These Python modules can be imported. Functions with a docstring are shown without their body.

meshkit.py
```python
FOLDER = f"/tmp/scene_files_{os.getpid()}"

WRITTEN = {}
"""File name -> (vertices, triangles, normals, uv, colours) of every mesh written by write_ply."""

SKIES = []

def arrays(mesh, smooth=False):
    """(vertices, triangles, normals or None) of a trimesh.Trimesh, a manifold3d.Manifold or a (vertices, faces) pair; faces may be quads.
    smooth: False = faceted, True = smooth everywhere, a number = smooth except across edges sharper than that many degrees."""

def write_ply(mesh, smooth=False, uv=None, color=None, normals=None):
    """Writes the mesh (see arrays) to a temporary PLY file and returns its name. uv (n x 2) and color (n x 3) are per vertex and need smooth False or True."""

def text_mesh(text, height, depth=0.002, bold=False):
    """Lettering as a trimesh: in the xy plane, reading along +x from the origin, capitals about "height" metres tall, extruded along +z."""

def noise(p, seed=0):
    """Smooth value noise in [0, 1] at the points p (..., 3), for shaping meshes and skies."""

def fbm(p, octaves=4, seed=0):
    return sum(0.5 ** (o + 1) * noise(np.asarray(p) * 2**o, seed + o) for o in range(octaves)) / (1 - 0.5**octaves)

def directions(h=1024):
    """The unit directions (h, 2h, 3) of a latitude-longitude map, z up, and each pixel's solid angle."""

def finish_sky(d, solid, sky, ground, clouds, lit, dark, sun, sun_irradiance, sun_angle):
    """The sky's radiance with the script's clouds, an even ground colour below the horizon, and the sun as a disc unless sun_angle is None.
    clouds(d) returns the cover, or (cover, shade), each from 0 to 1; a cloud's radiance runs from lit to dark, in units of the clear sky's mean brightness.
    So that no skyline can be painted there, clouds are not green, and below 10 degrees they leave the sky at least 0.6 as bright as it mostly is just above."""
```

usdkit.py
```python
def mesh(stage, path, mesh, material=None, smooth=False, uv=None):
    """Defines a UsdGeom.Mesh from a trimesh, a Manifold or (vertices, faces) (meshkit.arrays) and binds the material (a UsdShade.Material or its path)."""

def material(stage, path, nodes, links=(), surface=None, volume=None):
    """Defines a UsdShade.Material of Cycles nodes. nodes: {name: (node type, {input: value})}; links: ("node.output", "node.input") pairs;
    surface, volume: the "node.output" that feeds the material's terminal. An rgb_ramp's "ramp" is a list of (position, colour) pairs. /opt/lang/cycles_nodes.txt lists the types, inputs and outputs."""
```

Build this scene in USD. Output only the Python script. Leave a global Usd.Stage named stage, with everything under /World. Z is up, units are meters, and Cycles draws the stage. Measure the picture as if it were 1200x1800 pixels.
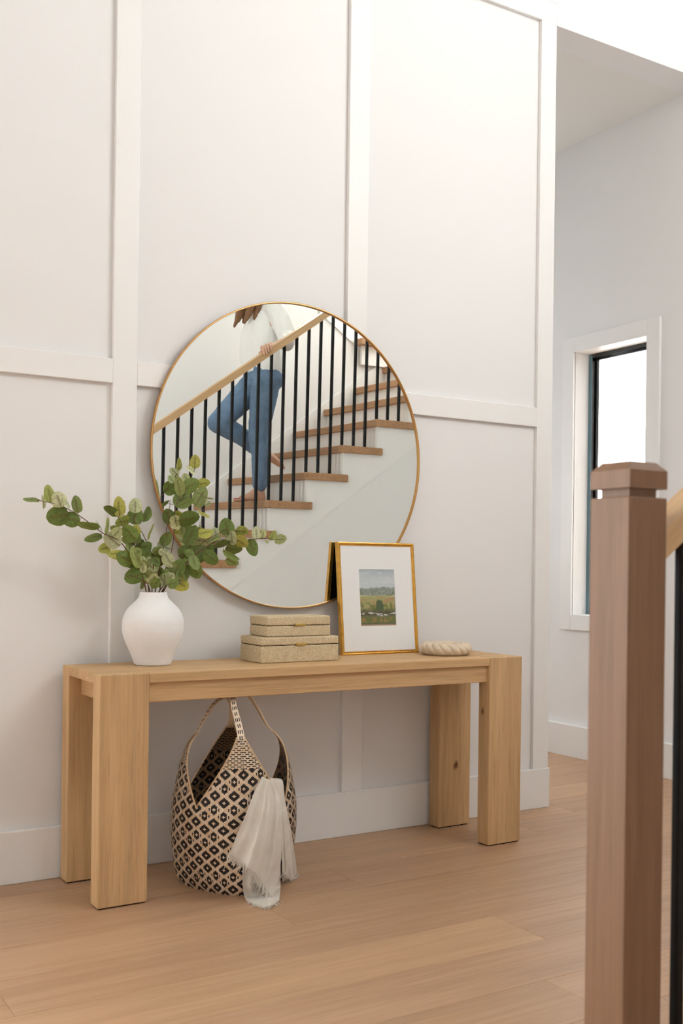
import math, numpy as np, trimesh, usdkit, meshkit
import manifold3d as m3
from shapely.geometry import Polygon
from scipy.interpolate import PchipInterpolator, CubicSpline
from pxr import Usd, UsdGeom, UsdLux, UsdShade, Sdf, Gf, Vt

stage = Usd.Stage.CreateInMemory()
UsdGeom.SetStageUpAxis(stage, UsdGeom.Tokens.z)
UsdGeom.SetStageMetersPerUnit(stage, 1.0)
UsdGeom.Xform.Define(stage, '/World')
UsdGeom.Scope.Define(stage, '/World/Looks')
PI = math.pi

# ------------------------------------------------------------------ camera, sky, daylight, exposure
F_PX, YAW, PITCH, ROLL, SHIFT = 1871.447, 31.58731, -0.01257, 0.71352, 92.787
CAM = (0.0, -3.78391, 1.13050)
EXPOSURE = 0.0
SKY = 5.7                        # overcast sky seen through every window
UPPER_WINDOWS = (9.0, 11.0)            # daylight through the high stair windows
ENTRY_DOOR = 12.0                # daylight through the glazed entry door left of the picture
cam = UsdGeom.Camera.Define(stage, '/World/camera')
cam.CreateHorizontalApertureAttr(36.0)
cam.CreateVerticalApertureAttr(54.0)
cam.CreateFocalLengthAttr(36.0 * F_PX / 1200)
cam.CreateVerticalApertureOffsetAttr(SHIFT * 36.0 / 1200)
cam.CreateFStopAttr(8.0)
cam.CreateFocusDistanceAttr(4.6)
cam.CreateExposureAttr(EXPOSURE)
_fwd = np.array([math.sin(math.radians(YAW)), math.cos(math.radians(YAW)), 0.0])
_right = np.array([_fwd[1], -_fwd[0], 0.0])
_cr, _sr = math.cos(math.radians(ROLL)), math.sin(math.radians(ROLL))
_cp, _sp = math.cos(math.radians(PITCH)), math.sin(math.radians(PITCH))
_z = np.array([0, 0, 1.0])
_f2 = _fwd * _cp + _z * _sp
_u2 = _z * _cp - _fwd * _sp
_xr = _right * _cr + _u2 * _sr
_yu = _u2 * _cr - _right * _sr
_m = Gf.Matrix4d(*_xr, 0, *_yu, 0, *(-_f2), 0, *CAM, 1)
cam.AddTransformOp().Set(_m)

dome = UsdLux.DomeLight.Define(stage, '/World/sky')
dome.CreateIntensityAttr(1.0)
dome.CreateColorAttr(Gf.Vec3f(1.0, 1.0, 1.0))
sky = usdkit.material(stage, '/World/Looks/overcast_sky', {'b': ('background_shader', {'color': (0.99, 0.99, 1.0), 'strength': SKY})}, [], surface='b.background')
UsdShade.MaterialBindingAPI.Apply(dome.GetPrim()).Bind(sky)


# ------------------------------------------------------------------ helpers
_used = {}
def numbered(path):
    n = _used.get(path, -1) + 1
    _used[path] = n
    return path if n == 0 else f'{path}_{n:03d}'

def tag(p, label=None, cat=None, group=None, kind=None):
    p = p.GetPrim() if hasattr(p, 'GetPrim') else p
    for k, v in (('label', label), ('category', cat), ('group', group), ('kind', kind)):
        if v:
            p.SetCustomDataByKey(k, v)
    return p

def thing(name, label, cat, group=None, kind=None, loc=(0, 0, 0)):
    x = UsdGeom.Xform.Define(stage, numbered('/World/' + name))
    if any(loc):
        x.AddTranslateOp().Set(Gf.Vec3d(*map(float, loc)))
    tag(x, label, cat, group, kind)
    x.loc = np.array(loc, float)
    return x

def part(parent, name, mesh, mat, label=None, smooth=False, kind=None, col=None, facecol=None):
    base = '/World' if parent is None else str(parent.GetPath())
    m = usdkit.mesh(stage, numbered(base + '/' + name), mesh, mat, smooth=smooth)
    if col is not None:
        UsdGeom.PrimvarsAPI(m).CreatePrimvar('tint', Sdf.ValueTypeNames.Color3fArray, 'vertex').Set(Vt.Vec3fArray.FromNumpy(np.asarray(col, np.float32)))
    if facecol is not None:
        UsdGeom.PrimvarsAPI(m).CreatePrimvar('tint', Sdf.ValueTypeNames.Color3fArray, 'uniform').Set(Vt.Vec3fArray.FromNumpy(np.asarray(facecol, np.float32)))
    tag(m, label, kind=kind)
    return m

def lin(r, g, b):
    f = lambda c: c / 12.92 if c <= 0.04045 else ((c + 0.055) / 1.055) ** 2.4
    return tuple(f(c / 255) for c in (r, g, b))

def box(x0, x1, y0, y1, z0, z1, b=0.0):
    """A box, its edges chamfered by b."""
    if b <= 0:
        m = trimesh.creation.box([x1 - x0, y1 - y0, z1 - z0])
        m.apply_translation([(x0 + x1) / 2, (y0 + y1) / 2, (z0 + z1) / 2])
        return m
    pts = []
    for x, sx in ((x0, 1), (x1, -1)):
        for y, sy in ((y0, 1), (y1, -1)):
            for z, sz in ((z0, 1), (z1, -1)):
                pts += [(x, y + sy * b, z + sz * b), (x + sx * b, y, z + sz * b), (x + sx * b, y + sy * b, z)]
    return trimesh.convex.convex_hull(np.array(pts))

def cat(*ms):
    return trimesh.util.concatenate(list(ms))

def prism(poly_xz, y0, y1):
    """A polygon in the xz plane given thickness along y."""
    m = trimesh.creation.extrude_polygon(Polygon(poly_xz), y1 - y0, engine='earcut')
    v = m.vertices
    m.vertices = np.stack([v[:, 0], y0 + (y1 - y0) - v[:, 2], v[:, 1]], 1)
    return m

def lathe(profile, n=72):
    profile = np.array(profile, float)
    a = np.linspace(0, 2 * PI, n, endpoint=False)
    v = np.stack([np.outer(profile[:, 0], np.cos(a)), np.outer(profile[:, 0], np.sin(a)), np.repeat(profile[:, 1:], n, 1)], -1).reshape(-1, 3)
    f = []
    for i in range(len(profile) - 1):
        for j in range(n):
            k = (j + 1) % n
            a_, b_, c_, d_ = i * n + j, i * n + k, (i + 1) * n + k, (i + 1) * n + j
            f += [(a_, b_, c_), (a_, c_, d_)]
    return trimesh.Trimesh(v, np.array(f), process=False)

def tube(pts, r, sides=8):
    """A round bar through pts; r a number or one radius per point."""
    p = np.array(pts, float)
    r = np.broadcast_to(np.asarray(r, float), len(p))
    t = np.gradient(p, axis=0)
    t /= np.linalg.norm(t, axis=1, keepdims=True)
    ref = np.array([0, 0, 1.0]) if abs(t[0, 2]) < 0.9 else np.array([1.0, 0, 0])
    u = np.cross(t[0], ref)
    u /= np.linalg.norm(u)
    rings = []
    for i in range(len(p)):
        u = u - t[i] * (u @ t[i])
        u /= np.linalg.norm(u)
        w = np.cross(t[i], u)
        a = np.linspace(0, 2 * PI, sides, endpoint=False)
        rings.append(p[i] + r[i] * (np.cos(a)[:, None] * u + np.sin(a)[:, None] * w))
    v = np.vstack(rings + [p[:1], p[-1:]])
    f = []
    n = len(p)
    for i in range(n - 1):
        for j in range(sides):
            k = (j + 1) % sides
            f += [(i * sides + j, i * sides + k, (i + 1) * sides + k), (i * sides + j, (i + 1) * sides + k, (i + 1) * sides + j)]
    for j in range(sides):
        k = (j + 1) % sides
        f += [(n * sides, k, j), (n * sides + 1, (n - 1) * sides + j, (n - 1) * sides + k)]
    return trimesh.Trimesh(v, np.array(f), process=False)

def curve(pts, n):
    p = np.array(pts, float)
    s = np.r_[0, np.cumsum(np.linalg.norm(np.diff(p, axis=0), axis=1))]
    return CubicSpline(s, p)(np.linspace(0, s[-1], n))

# ------------------------------------------------------------------ materials
def look(name, nodes, links, surface):
    return usdkit.material(stage, '/World/Looks/' + name, nodes, links, surface=surface)

def plain(name, rgb, rough=0.5, metal=0.0, spec=0.5, bump=None, mottle=0.0, mscale=6.0):
    nodes = {'p': ('principled_bsdf', {'base_color': lin(*rgb), 'roughness': rough, 'metallic': metal, 'specular_ior_level': spec}), 'g': ('geometry', {})}
    links = []
    if bump:
        nodes['n'] = ('noise_texture', {'scale': bump[0], 'detail': 4.0})
        nodes['b'] = ('bump', {'strength': bump[1], 'distance': bump[2]})
        links += [('g.position', 'n.vector'), ('n.fac', 'b.height'), ('b.normal', 'p.normal')]
    if mottle:
        c = np.array(lin(*rgb))
        nodes['mn'] = ('noise_texture', {'scale': mscale, 'detail': 5.0, 'roughness': 0.6})
        nodes['r'] = ('rgb_ramp', {'ramp': [(0.25, tuple(c * (1 - mottle))), (0.75, tuple(np.minimum(c * (1 + mottle), 0.95)))]})
        links += [('g.position', 'mn.vector'), ('mn.fac', 'r.fac'), ('r.color', 'p.base_color')]
    return look(name, nodes, links, 'p.BSDF')

def tinted(name, rough=0.8, spec=0.3, sheen=0.0, translucent=0.0, mottle=0.0, mscale=60.0):
    """The colour comes from the mesh's own tint (woven or printed pattern, leaf colour)."""
    nodes = {'a': ('attribute', {'attribute': 'tint'}), 'p': ('principled_bsdf', {'roughness': rough, 'specular_ior_level': spec, 'sheen_weight': sheen})}
    src, links = 'a.color', []
    if mottle:
        nodes['g'] = ('geometry', {})
        nodes['n'] = ('noise_texture', {'scale': mscale, 'detail': 3.0})
        nodes['r'] = ('rgb_ramp', {'ramp': [(0.3, (1 - mottle,) * 3), (0.7, (1 + mottle,) * 3)]})
        nodes['m'] = ('mix', {'mix_type': 'multiply', 'fac': 1.0})
        links += [('g.position', 'n.vector'), ('n.fac', 'r.fac'), ('a.color', 'm.color1'), ('r.color', 'm.color2')]
        src = 'm.color'
    links += [(src, 'p.base_color')]
    if translucent:
        nodes['t'] = ('translucent_bsdf', {})
        nodes['x'] = ('mix_closure', {'fac': translucent})
        links += [(src, 't.color'), ('p.BSDF', 'x.closure1'), ('t.BSDF', 'x.closure2')]
        return look(name, nodes, links, 'x.closure')
    return look(name, nodes, links, 'p.BSDF')

def wood(name, axis, dark, mid, light, rough=0.5, spec=0.4, per_piece=0.0, grain=1.0, bump=0.15, rot=None, knots=()):
    """Oak: long fibres along the axis, soft cathedral bands across, fine pores; per_piece shifts each plank's own tone."""
    sc = [52.0, 52.0, 52.0]
    sc['xyz'.index(axis)] = 2.2
    sc2 = [9.0, 9.0, 9.0]
    sc2['xyz'.index(axis)] = 0.55
    sc3 = [260.0, 260.0, 260.0]
    sc3['xyz'.index(axis)] = 7.0
    nodes = {
        'g': ('geometry', {}), 'o': ('object_info', {}),
        'off': ('vector_math', {'math_type': 'multiply_add', 'vector2': (37.0, 53.0, 71.0)}),
        'rv': ('combine_xyz', {}),
        'm1': ('mapping', {'scale': sc}), 'm2': ('mapping', {'scale': sc2}), 'm3': ('mapping', {'scale': sc3}),
        'n1': ('noise_texture', {'scale': 1.0, 'detail': 7.0, 'roughness': 0.62, 'distortion': 0.35}),
        'n2': ('noise_texture', {'scale': 1.0, 'detail': 3.0, 'roughness': 0.5, 'distortion': 1.2}),
        'n3': ('noise_texture', {'scale': 1.0, 'detail': 2.0, 'roughness': 0.5}),
        'r1': ('rgb_ramp', {'ramp': [(0.22, lin(*dark)), (0.5, lin(*mid)), (0.8, lin(*light))]}),
        'r2': ('rgb_ramp', {'ramp': [(0.3, (1 - 0.24 * grain,) * 3), (0.5, (1.0,) * 3), (0.7, (1 + 0.12 * grain,) * 3)]}),
        'r3': ('rgb_ramp', {'ramp': [(0.34, (1 - 0.2 * grain,) * 3), (0.46, (1.0,) * 3)]}),
        'x1': ('mix', {'mix_type': 'multiply', 'fac': 1.0}), 'x2': ('mix', {'mix_type': 'multiply', 'fac': 1.0}),
        'bp': ('bump', {'strength': bump, 'distance': 0.002}),
        'p': ('principled_bsdf', {'roughness': rough, 'specular_ior_level': spec}),
    }
    links = [('o.random', 'rv.x'), ('o.random', 'rv.y'), ('o.random', 'rv.z'), ('rv.vector', 'off.vector1'), ('g.position', 'off.vector3'),
             ('n1.fac', 'r1.fac'), ('n2.fac', 'r2.fac'), ('n3.fac', 'r3.fac'),
             ('r1.color', 'x1.color1'), ('r2.color', 'x1.color2'), ('x1.color', 'x2.color1'), ('r3.color', 'x2.color2'),
             ('n1.fac', 'bp.height'), ('bp.normal', 'p.normal')]
    src = 'off.vector'
    if rot:
        nodes['ro'] = ('mapping', {'rotation': rot})
        links.append((src, 'ro.vector'))
        src = 'ro.vector'
    for k in '123':
        links += [(src, f'm{k}.vector'), (f'm{k}.vector', f'n{k}.vector')]
    out = 'x2.color'
    if per_piece:
        nodes['w'] = ('white_noise_texture', {'dimensions': '1D'})
        nodes['wr'] = ('rgb_ramp', {'ramp': [(0.0, (1 - per_piece, 1 - per_piece * 1.08, 1 - per_piece * 1.15)), (0.5, (1, 1, 1)), (1.0, (1 + per_piece * 0.7,) * 3)]})
        nodes['x3'] = ('mix', {'mix_type': 'multiply', 'fac': 1.0})
        links += [('o.random', 'w.w'), ('w.value', 'wr.fac'), (out, 'x3.color1'), ('wr.color', 'x3.color2')]
        out = 'x3.color'
    for i, (kx, ky, kz, kr) in enumerate(knots):       # a knot: a dark spot of its own place and size
        nodes[f'kn{i}'] = ('noise_texture', {'scale': 45.0, 'detail': 3.0})
        nodes[f'kv{i}'] = ('vector_math', {'math_type': 'multiply_add', 'vector2': (0.02, 0.02, 0.03)})
        nodes[f'ks{i}'] = ('vector_math', {'math_type': 'multiply', 'vector2': (1.0, 1.0, 0.62)})
        nodes[f'kd{i}'] = ('vector_math', {'math_type': 'distance', 'vector2': (kx + 0.01, ky + 0.01, (kz + 0.015) * 0.62)})
        nodes[f'kr{i}'] = ('map_range', {'from_min': kr * 0.25, 'from_max': kr, 'to_min': 0.0, 'to_max': 1.0, 'clamp': True})
        nodes[f'kc{i}'] = ('rgb_ramp', {'ramp': [(0.0, (0.18, 0.13, 0.1)), (0.45, (0.6, 0.52, 0.45)), (1.0, (1.0, 1.0, 1.0))]})
        nodes[f'kx{i}'] = ('mix', {'mix_type': 'multiply', 'fac': 1.0})
        links += [('g.position', f'kn{i}.vector'), (f'kn{i}.color', f'kv{i}.vector1'), ('g.position', f'kv{i}.vector3'), (f'kv{i}.vector', f'ks{i}.vector1'),
                  (f'ks{i}.vector', f'kd{i}.vector1'), (f'kd{i}.value', f'kr{i}.value'), (f'kr{i}.result', f'kc{i}.fac'), (out, f'kx{i}.color1'), (f'kc{i}.color', f'kx{i}.color2')]
        out = f'kx{i}.color'
    links.append((out, 'p.base_color'))
    return look(name, nodes, links, 'p.BSDF')

WALL = plain('wall_paint', (239, 237, 236), rough=0.6, spec=0.25)
TRIM = plain('trim_paint', (243, 241, 239), rough=0.42, spec=0.35)
CEIL = plain('ceiling_paint', (238, 235, 230), rough=0.8, spec=0.2)
FLOORS = [wood(f'floor_oak_{i + 1}', 'x', *[tuple(int(v * k) for v, k in zip(c, t)) for c in ((182, 143, 110), (192, 154, 121), (201, 165, 133))], rough=0.42, spec=0.4, grain=0.45, bump=0.06)
          for i, t in enumerate(((1, 1, 1), (0.955, 0.95, 0.94), (1.02, 1.02, 1.015), (0.975, 0.97, 0.97), (0.99, 0.983, 0.972)))]
OAKS = ((192, 152, 106), (210, 171, 124), (222, 185, 140))
OAK_X = wood('table_oak_lengthwise', 'x', *OAKS, rough=0.55, grain=0.7)
OAK_Y = wood('table_oak_crosswise', 'y', *OAKS, rough=0.55, grain=0.7)
OAK_Z = wood('table_oak_upright', 'z', *OAKS, rough=0.55, grain=0.7, knots=((2.8534, -0.1119, 0.2668, 0.016), (2.7623, -0.4008, 0.5427, 0.013)))
STAIRS = ((158, 116, 80), (176, 134, 97), (190, 149, 112))
TREAD_Y = wood('stair_oak_crosswise', 'y', *STAIRS, rough=0.5, grain=0.5)
POST_Z = wood('stair_oak_upright', 'z', (118, 86, 61), (130, 96, 70), (139, 105, 79), rough=0.5, grain=0.45)
RAIL = wood('rail_oak', 'x', (192, 154, 111), (205, 167, 124), (215, 178, 136), rough=0.5, grain=0.5, rot=(0.0, 0.62, 0.0))
BLACK = plain('black_metal', (13, 13, 14), rough=0.5, spec=0.25)
CLASP = plain('satin_gold', (214, 182, 104), rough=0.35, metal=0.8)
STRIP = plain('blue_grey_strip', (104, 136, 146), rough=0.35, spec=0.5)  # reflection on the window frame, put in as flat colour
SASH = plain('black_window_frame', (20, 22, 23), rough=0.12, spec=0.6)
BRASS = plain('brushed_brass', (196, 152, 98), rough=0.32, metal=1.0)
GOLD = plain('gold_leaf', (214, 164, 78), rough=0.3, metal=0.85, mottle=0.22, mscale=40.0)
FELT = plain('dark_felt', (30, 26, 22), rough=0.95, spec=0.1)
MIRROR = look('mirror_silver', {'s': ('glossy_bsdf', {'color': (0.915, 0.955, 0.925), 'roughness': 0.0})}, [], 's.BSDF')
PANE = look('window_glass', {'t': ('transparent_bsdf', {'color': (0.96, 0.98, 0.975)}), 's': ('glossy_bsdf', {'color': (1, 1, 1), 'roughness': 0.0}),
                             'x': ('mix_closure', {'fac': 0.05})},
            [('t.BSDF', 'x.closure1'), ('s.BSDF', 'x.closure2')], 'x.closure')

# ------------------------------------------------------------------ the room
H = 5.6                       # two-storey foyer
XE = 3.4716                   # right end of the panelled wall
XW = 4.54                     # wall with the hall window
ZH = 3.686                    # header over the hall opening
YS = -2.4726                  # open side of the staircase
YB = -3.70                    # wall behind the staircase
BF = -0.019                   # face of the battens

# floor: planks 24 cm wide laid along x
fl = thing('floor', 'light oak floor of wide planks running along the panelled wall', 'floor', kind='structure')
part(fl, 'subfloor', box(-2.6, 7.1, -6.2, 2.6, -0.12, -0.012), FELT)
rng = np.random.default_rng(11)
trng = np.random.default_rng(31)
known = {0: 3.107, 1: 2.041, 2: 1.637, 3: 0.706, 4: 2.236, 5: 0.95, 6: 2.012}
W = 0.2404
r = -11
while True:
    y1 = -0.158 - W * r
    y0 = y1 - W
    if y1 < -6.2:
        break
    if y0 < 2.6:
        start = known.get(r, rng.uniform(0.4, 2.6))
        x = start - 2.3 * math.ceil((start + 2.6) / 2.3)
        while x < 7.1:
            a, b = max(x, -2.6), min(x + 2.3, 7.1)
            if b - a > 0.05:
                part(fl, 'plank', box(a + 0.0004, b - 0.0004, max(y0, -6.2) + 0.0004, min(y1, 2.6) - 0.0004, -0.012, 0.0, 0.0012), FLOORS[trng.integers(0, 5)])
            x += 2.3
    r += 1

# panelled wall
wb = thing('wall_back', 'white board and batten wall behind the console table', 'wall', kind='structure')
DX0, DX1, DZ = -2.35, -0.80, 3.1                 # glazed entry door left of the picture
part(wb, 'panel', cat(box(DX1, XE, 0.0, 0.15, 0, H), box(-2.6, DX0, 0.0, 0.15, 0, H), box(DX0, DX1, 0.0, 0.15, DZ, H)), WALL)
part(wb, 'header', box(XE, 7.1, BF, 0.15, ZH, H), WALL)
bat = [(-0.715, -0.62), (0.305, 0.40), (1.323, 1.4163), (2.3295, 2.4273), (3.3782, XE)]
rails = [(1.7854, 1.8756), (3.6894, 3.79)]
for a, b in bat:
    part(wb, 'batten', box(a, b, BF, 0.001, 0.184, 3.6894, 0.0016), TRIM)
for z0, z1 in rails:
    xs = [-0.80] + [v for a, b in bat for v in (a, b)]
    if z0 < 2:
        for i in range(0, len(xs) - 1, 2):
            part(wb, 'rail', box(xs[i], xs[i + 1], BF, 0.001, z0, z1, 0.0016), TRIM)
    else:
        part(wb, 'rail', box(-2.6, XE, BF, 0.001, z0, z1, 0.0016), TRIM)
part(wb, 'panel', box(-2.6, XE, BF, 0.001, 3.79, H), WALL)
bb = thing('baseboard_back', 'white baseboard at the foot of the panelled wall', 'baseboard', kind='structure')
part(bb, 'board', box(DX1, XE + 0.004, -0.025, 0.0, 0.0, 0.184, 0.002), TRIM)
part(bb, 'return', box(XE, XE + 0.006, -0.0251, 0.15, 0.0, 0.184, 0.001), TRIM)

# hall beyond: window wall, ceiling, far wall
wy0, wy1, wz0, wz1 = 0.3705, 0.941, 0.8485, 2.4207      # clear opening of the hall window
wr = thing('wall_right', 'white hall wall with the black-framed window at the right', 'wall', kind='structure')
T = XW + 0.16
part(wr, 'panel', cat(box(XW, T, YS, wy0 - 0.012, 0, H), box(XW, T, wy1 + 0.012, 2.6, 0, H), box(XW, T, wy0 - 0.012, wy1 + 0.012, 0, wz0 - 0.012), box(XW, T, wy0 - 0.012, wy1 + 0.012, wz1 + 0.012, H)), WALL)
br = thing('baseboard_right', 'white baseboard along the hall window wall', 'baseboard', kind='structure')
part(br, 'board', box(4.5206 - 0.02, XW, YS, 2.6, 0, 0.1887, 0.002), TRIM)
part(None, 'ceiling_hall', box(2.3, XW, 0.15, 2.6, ZH, ZH + 0.1), CEIL)
tag(stage.GetPrimAtPath('/World/ceiling_hall'), 'flat white ceiling of the hall beyond the panelled wall', 'ceiling', kind='structure')
part(None, 'wall_hall', cat(box(2.2, 2.5, 2.6, 2.75, 0, H), box(4.3, XW, 2.6, 2.75, 0, H), box(2.5, 4.3, 2.6, 2.75, 0, 1.1), box(2.5, 4.3, 2.6, 2.75, 2.2, H), box(2.2, 2.3, 0.15, 2.6, 0, H)), WALL)
tag(stage.GetPrimAtPath('/World/wall_hall'), 'white end wall deep in the hall', 'wall', kind='structure')

def casing(parent, x0, x1, y0, y1, z0, z1, w):
    for nm, q in (('casing', (x0, x1, y0 - w, y0, z0 - w, z1 + w)), ('casing', (x0, x1, y1, y1 + w, z0 - w, z1 + w)),
                  ('casing', (x0, x1, y0, y1, z1, z1 + w)), ('casing', (x0, x1, y0, y1, z0 - w, z0))):
        part(parent, nm, box(*q, 0.0015), TRIM)
w1 = thing('window_1', 'tall narrow black-framed hall window behind the newel post', 'window', kind='structure')
casing(w1, 4.5206, XW, wy0, wy1, wz0, wz1, 0.0925)
XG = 4.652                                              # sash plane
for q in ((4.535, XG, wy0 - 0.012, wy0, wz0 - 0.012, wz1 + 0.012), (4.535, XG, wy1, wy1 + 0.012, wz0 - 0.012, wz1 + 0.012),
          (4.535, XG, wy0, wy1, wz1, wz1 + 0.012), (4.535, XG, wy0, wy1, wz0 - 0.012, wz0)):
    part(w1, 'jamb_lining', box(*q), TRIM)
for (a, b, fw, nm) in ((XG, XG + 0.03, 0.022, 'frame'), (XG + 0.03, XG + 0.052, 0.034, 'sash')):
    for q in ((a, b, wy0 - 0.005, wy0 + fw, wz0, wz1), (a, b, wy1 - fw, wy1 + 0.005, wz0, wz1), (a, b, wy0 + fw, wy1 - fw, wz1 - fw, wz1 + 0.005), (a, b, wy0 + fw, wy1 - fw, wz0 - 0.005, wz0 + fw)):
        part(w1, nm, box(*q, 0.002), SASH, label='black window frame' if nm == 'frame' else None)
part(w1, 'edge_strip', box(XG - 0.004, XG + 0.001, wy1 - 0.026, wy1 + 0.004, wz0, wz1 - 0.006, 0.001), STRIP, label='blue-grey strip painted as the reflection on the black frame')  # bright reflection along the frame edge, painted as a coloured strip
part(w1, 'pane', box(XG + 0.036, XG + 0.042, wy0 + 0.03, wy1 - 0.03, wz0 + 0.03, wz1 - 0.03), PANE)

# foyer ceiling and the walls behind the camera, with the windows that light the room
def rect_light(parent, w, h, intensity, pos, rx=0.0, ry=0.0):
    l = UsdLux.RectLight.Define(stage, str(parent.GetPath()) + '/daylight')
    l.CreateWidthAttr(w); l.CreateHeightAttr(h); l.CreateIntensityAttr(intensity)
    l.CreateColorAttr(Gf.Vec3f(0.975, 0.987, 1.0))
    l.AddTranslateOp().Set(Gf.Vec3d(*pos))
    if rx: l.AddRotateXOp().Set(rx)
    if ry: l.AddRotateYOp().Set(ry)

def wall_y(name, label, x0, x1, y0, y1, holes):
    t = thing(name, label, 'wall', kind='structure')
    ms, x = [], x0
    for a, b, z0, z1 in sorted(holes):
        ms += [box(x, a, y0, y1, 0, H), box(a, b, y0, y1, 0, z0), box(a, b, y0, y1, z1, H)]
        x = b
    ms.append(box(x, x1, y0, y1, 0, H))
    part(t, 'panel', cat(*[m for m in ms if np.all(m.extents > 1e-6)]), WALL)
    return t

def plain_window(name, label, x0, x1, y, z0, z1, intensity):
    """A window in a wall along x whose inside faces +y."""
    t = thing(name, label, 'window', kind='structure')
    for q in ((x0, x0 + 0.05, z0, z1), (x1 - 0.05, x1, z0, z1), (x0 + 0.05, x1 - 0.05, z0, z0 + 0.05), (x0 + 0.05, x1 - 0.05, z1 - 0.05, z1)):
        part(t, 'frame', box(q[0], q[1], y, y + 0.05, q[2], q[3]), BLACK)
    part(t, 'pane', box(x0 + 0.05, x1 - 0.05, y + 0.02, y + 0.026, z0 + 0.05, z1 - 0.05), PANE)
    rect_light(t, x1 - x0, z1 - z0, intensity, ((x0 + x1) / 2, y - 0.03, (z0 + z1) / 2), rx=90.0)

ups = [(3.3, 4.7, 3.35, 5.25), (5.1, 6.5, 3.35, 5.25)]
wall_y('wall_front', 'white wall behind the staircase with high windows', 1.05, 7.1, YB - 0.15, YB, ups)
for i, (a, b, z0, z1) in enumerate(ups):
    plain_window(f'window_{i + 2}', 'high foyer window above the staircase, the %s one' % ('nearer', 'farther')[i], a, b, YB - 0.12, z0, z1, UPPER_WINDOWS[i])
wall_y('wall_entry', 'white entry wall behind the camera', -2.6, 1.05, -6.2, -6.05, [])
d1 = thing('door_1', 'glazed entry door in the panelled wall, left of the picture', 'door', kind='structure')
for q in ((DX0, DX0 + 0.09, 0.0, DZ), (DX1 - 0.09, DX1, 0.0, DZ), (DX0 + 0.09, DX1 - 0.09, 0.0, 0.2), (DX0 + 0.09, DX1 - 0.09, DZ - 0.09, DZ), (DX0 + 0.09, DX1 - 0.09, 2.2, 2.28)):
    part(d1, 'frame', box(q[0], q[1], 0.06, 0.11, q[2], q[3]), BLACK)
part(d1, 'pane', box(DX0 + 0.09, DX1 - 0.09, 0.08, 0.086, 0.2, 2.2), PANE)
part(d1, 'pane', box(DX0 + 0.09, DX1 - 0.09, 0.08, 0.086, 2.28, DZ - 0.09), PANE)
rect_light(d1, DX1 - DX0, DZ, ENTRY_DOOR, ((DX0 + DX1) / 2, 0.17, DZ / 2), rx=-90.0)
w6 = thing('window_4', 'unseen window added in the far end wall to brighten the hall', 'window', kind='structure')  # unseen opening, added to let more daylight into the hall
for q in ((2.5, 2.56, 1.1, 2.2), (4.24, 4.3, 1.1, 2.2), (2.56, 4.24, 1.1, 1.16), (2.56, 4.24, 2.14, 2.2)):
    part(w6, 'frame', box(q[0], q[1], 2.64, 2.7, q[2], q[3]), BLACK)
part(w6, 'pane', box(2.56, 4.24, 2.66, 2.666, 1.16, 2.14), PANE)
part(None, 'wall_stair', box(1.05, 1.2, -6.2, YB - 0.15, 0, H), WALL)
tag(stage.GetPrimAtPath('/World/wall_stair'), 'white return wall between entry and staircase', 'wall', kind='structure')
wl = thing('wall_left', 'white left wall beside the panelled wall', 'wall', kind='structure')
part(wl, 'panel', box(-2.75, -2.6, -6.2, 0.15, 0, H), WALL)
part(None, 'wall_landing', cat(box(7.1, 7.25, YB - 0.15, 0.15, 0, H), box(T, 7.1, YS, YS + 0.1, 0, H)), WALL)
tag(stage.GetPrimAtPath('/World/wall_landing'), 'white walls closing the stair landing', 'wall', kind='structure')
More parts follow.
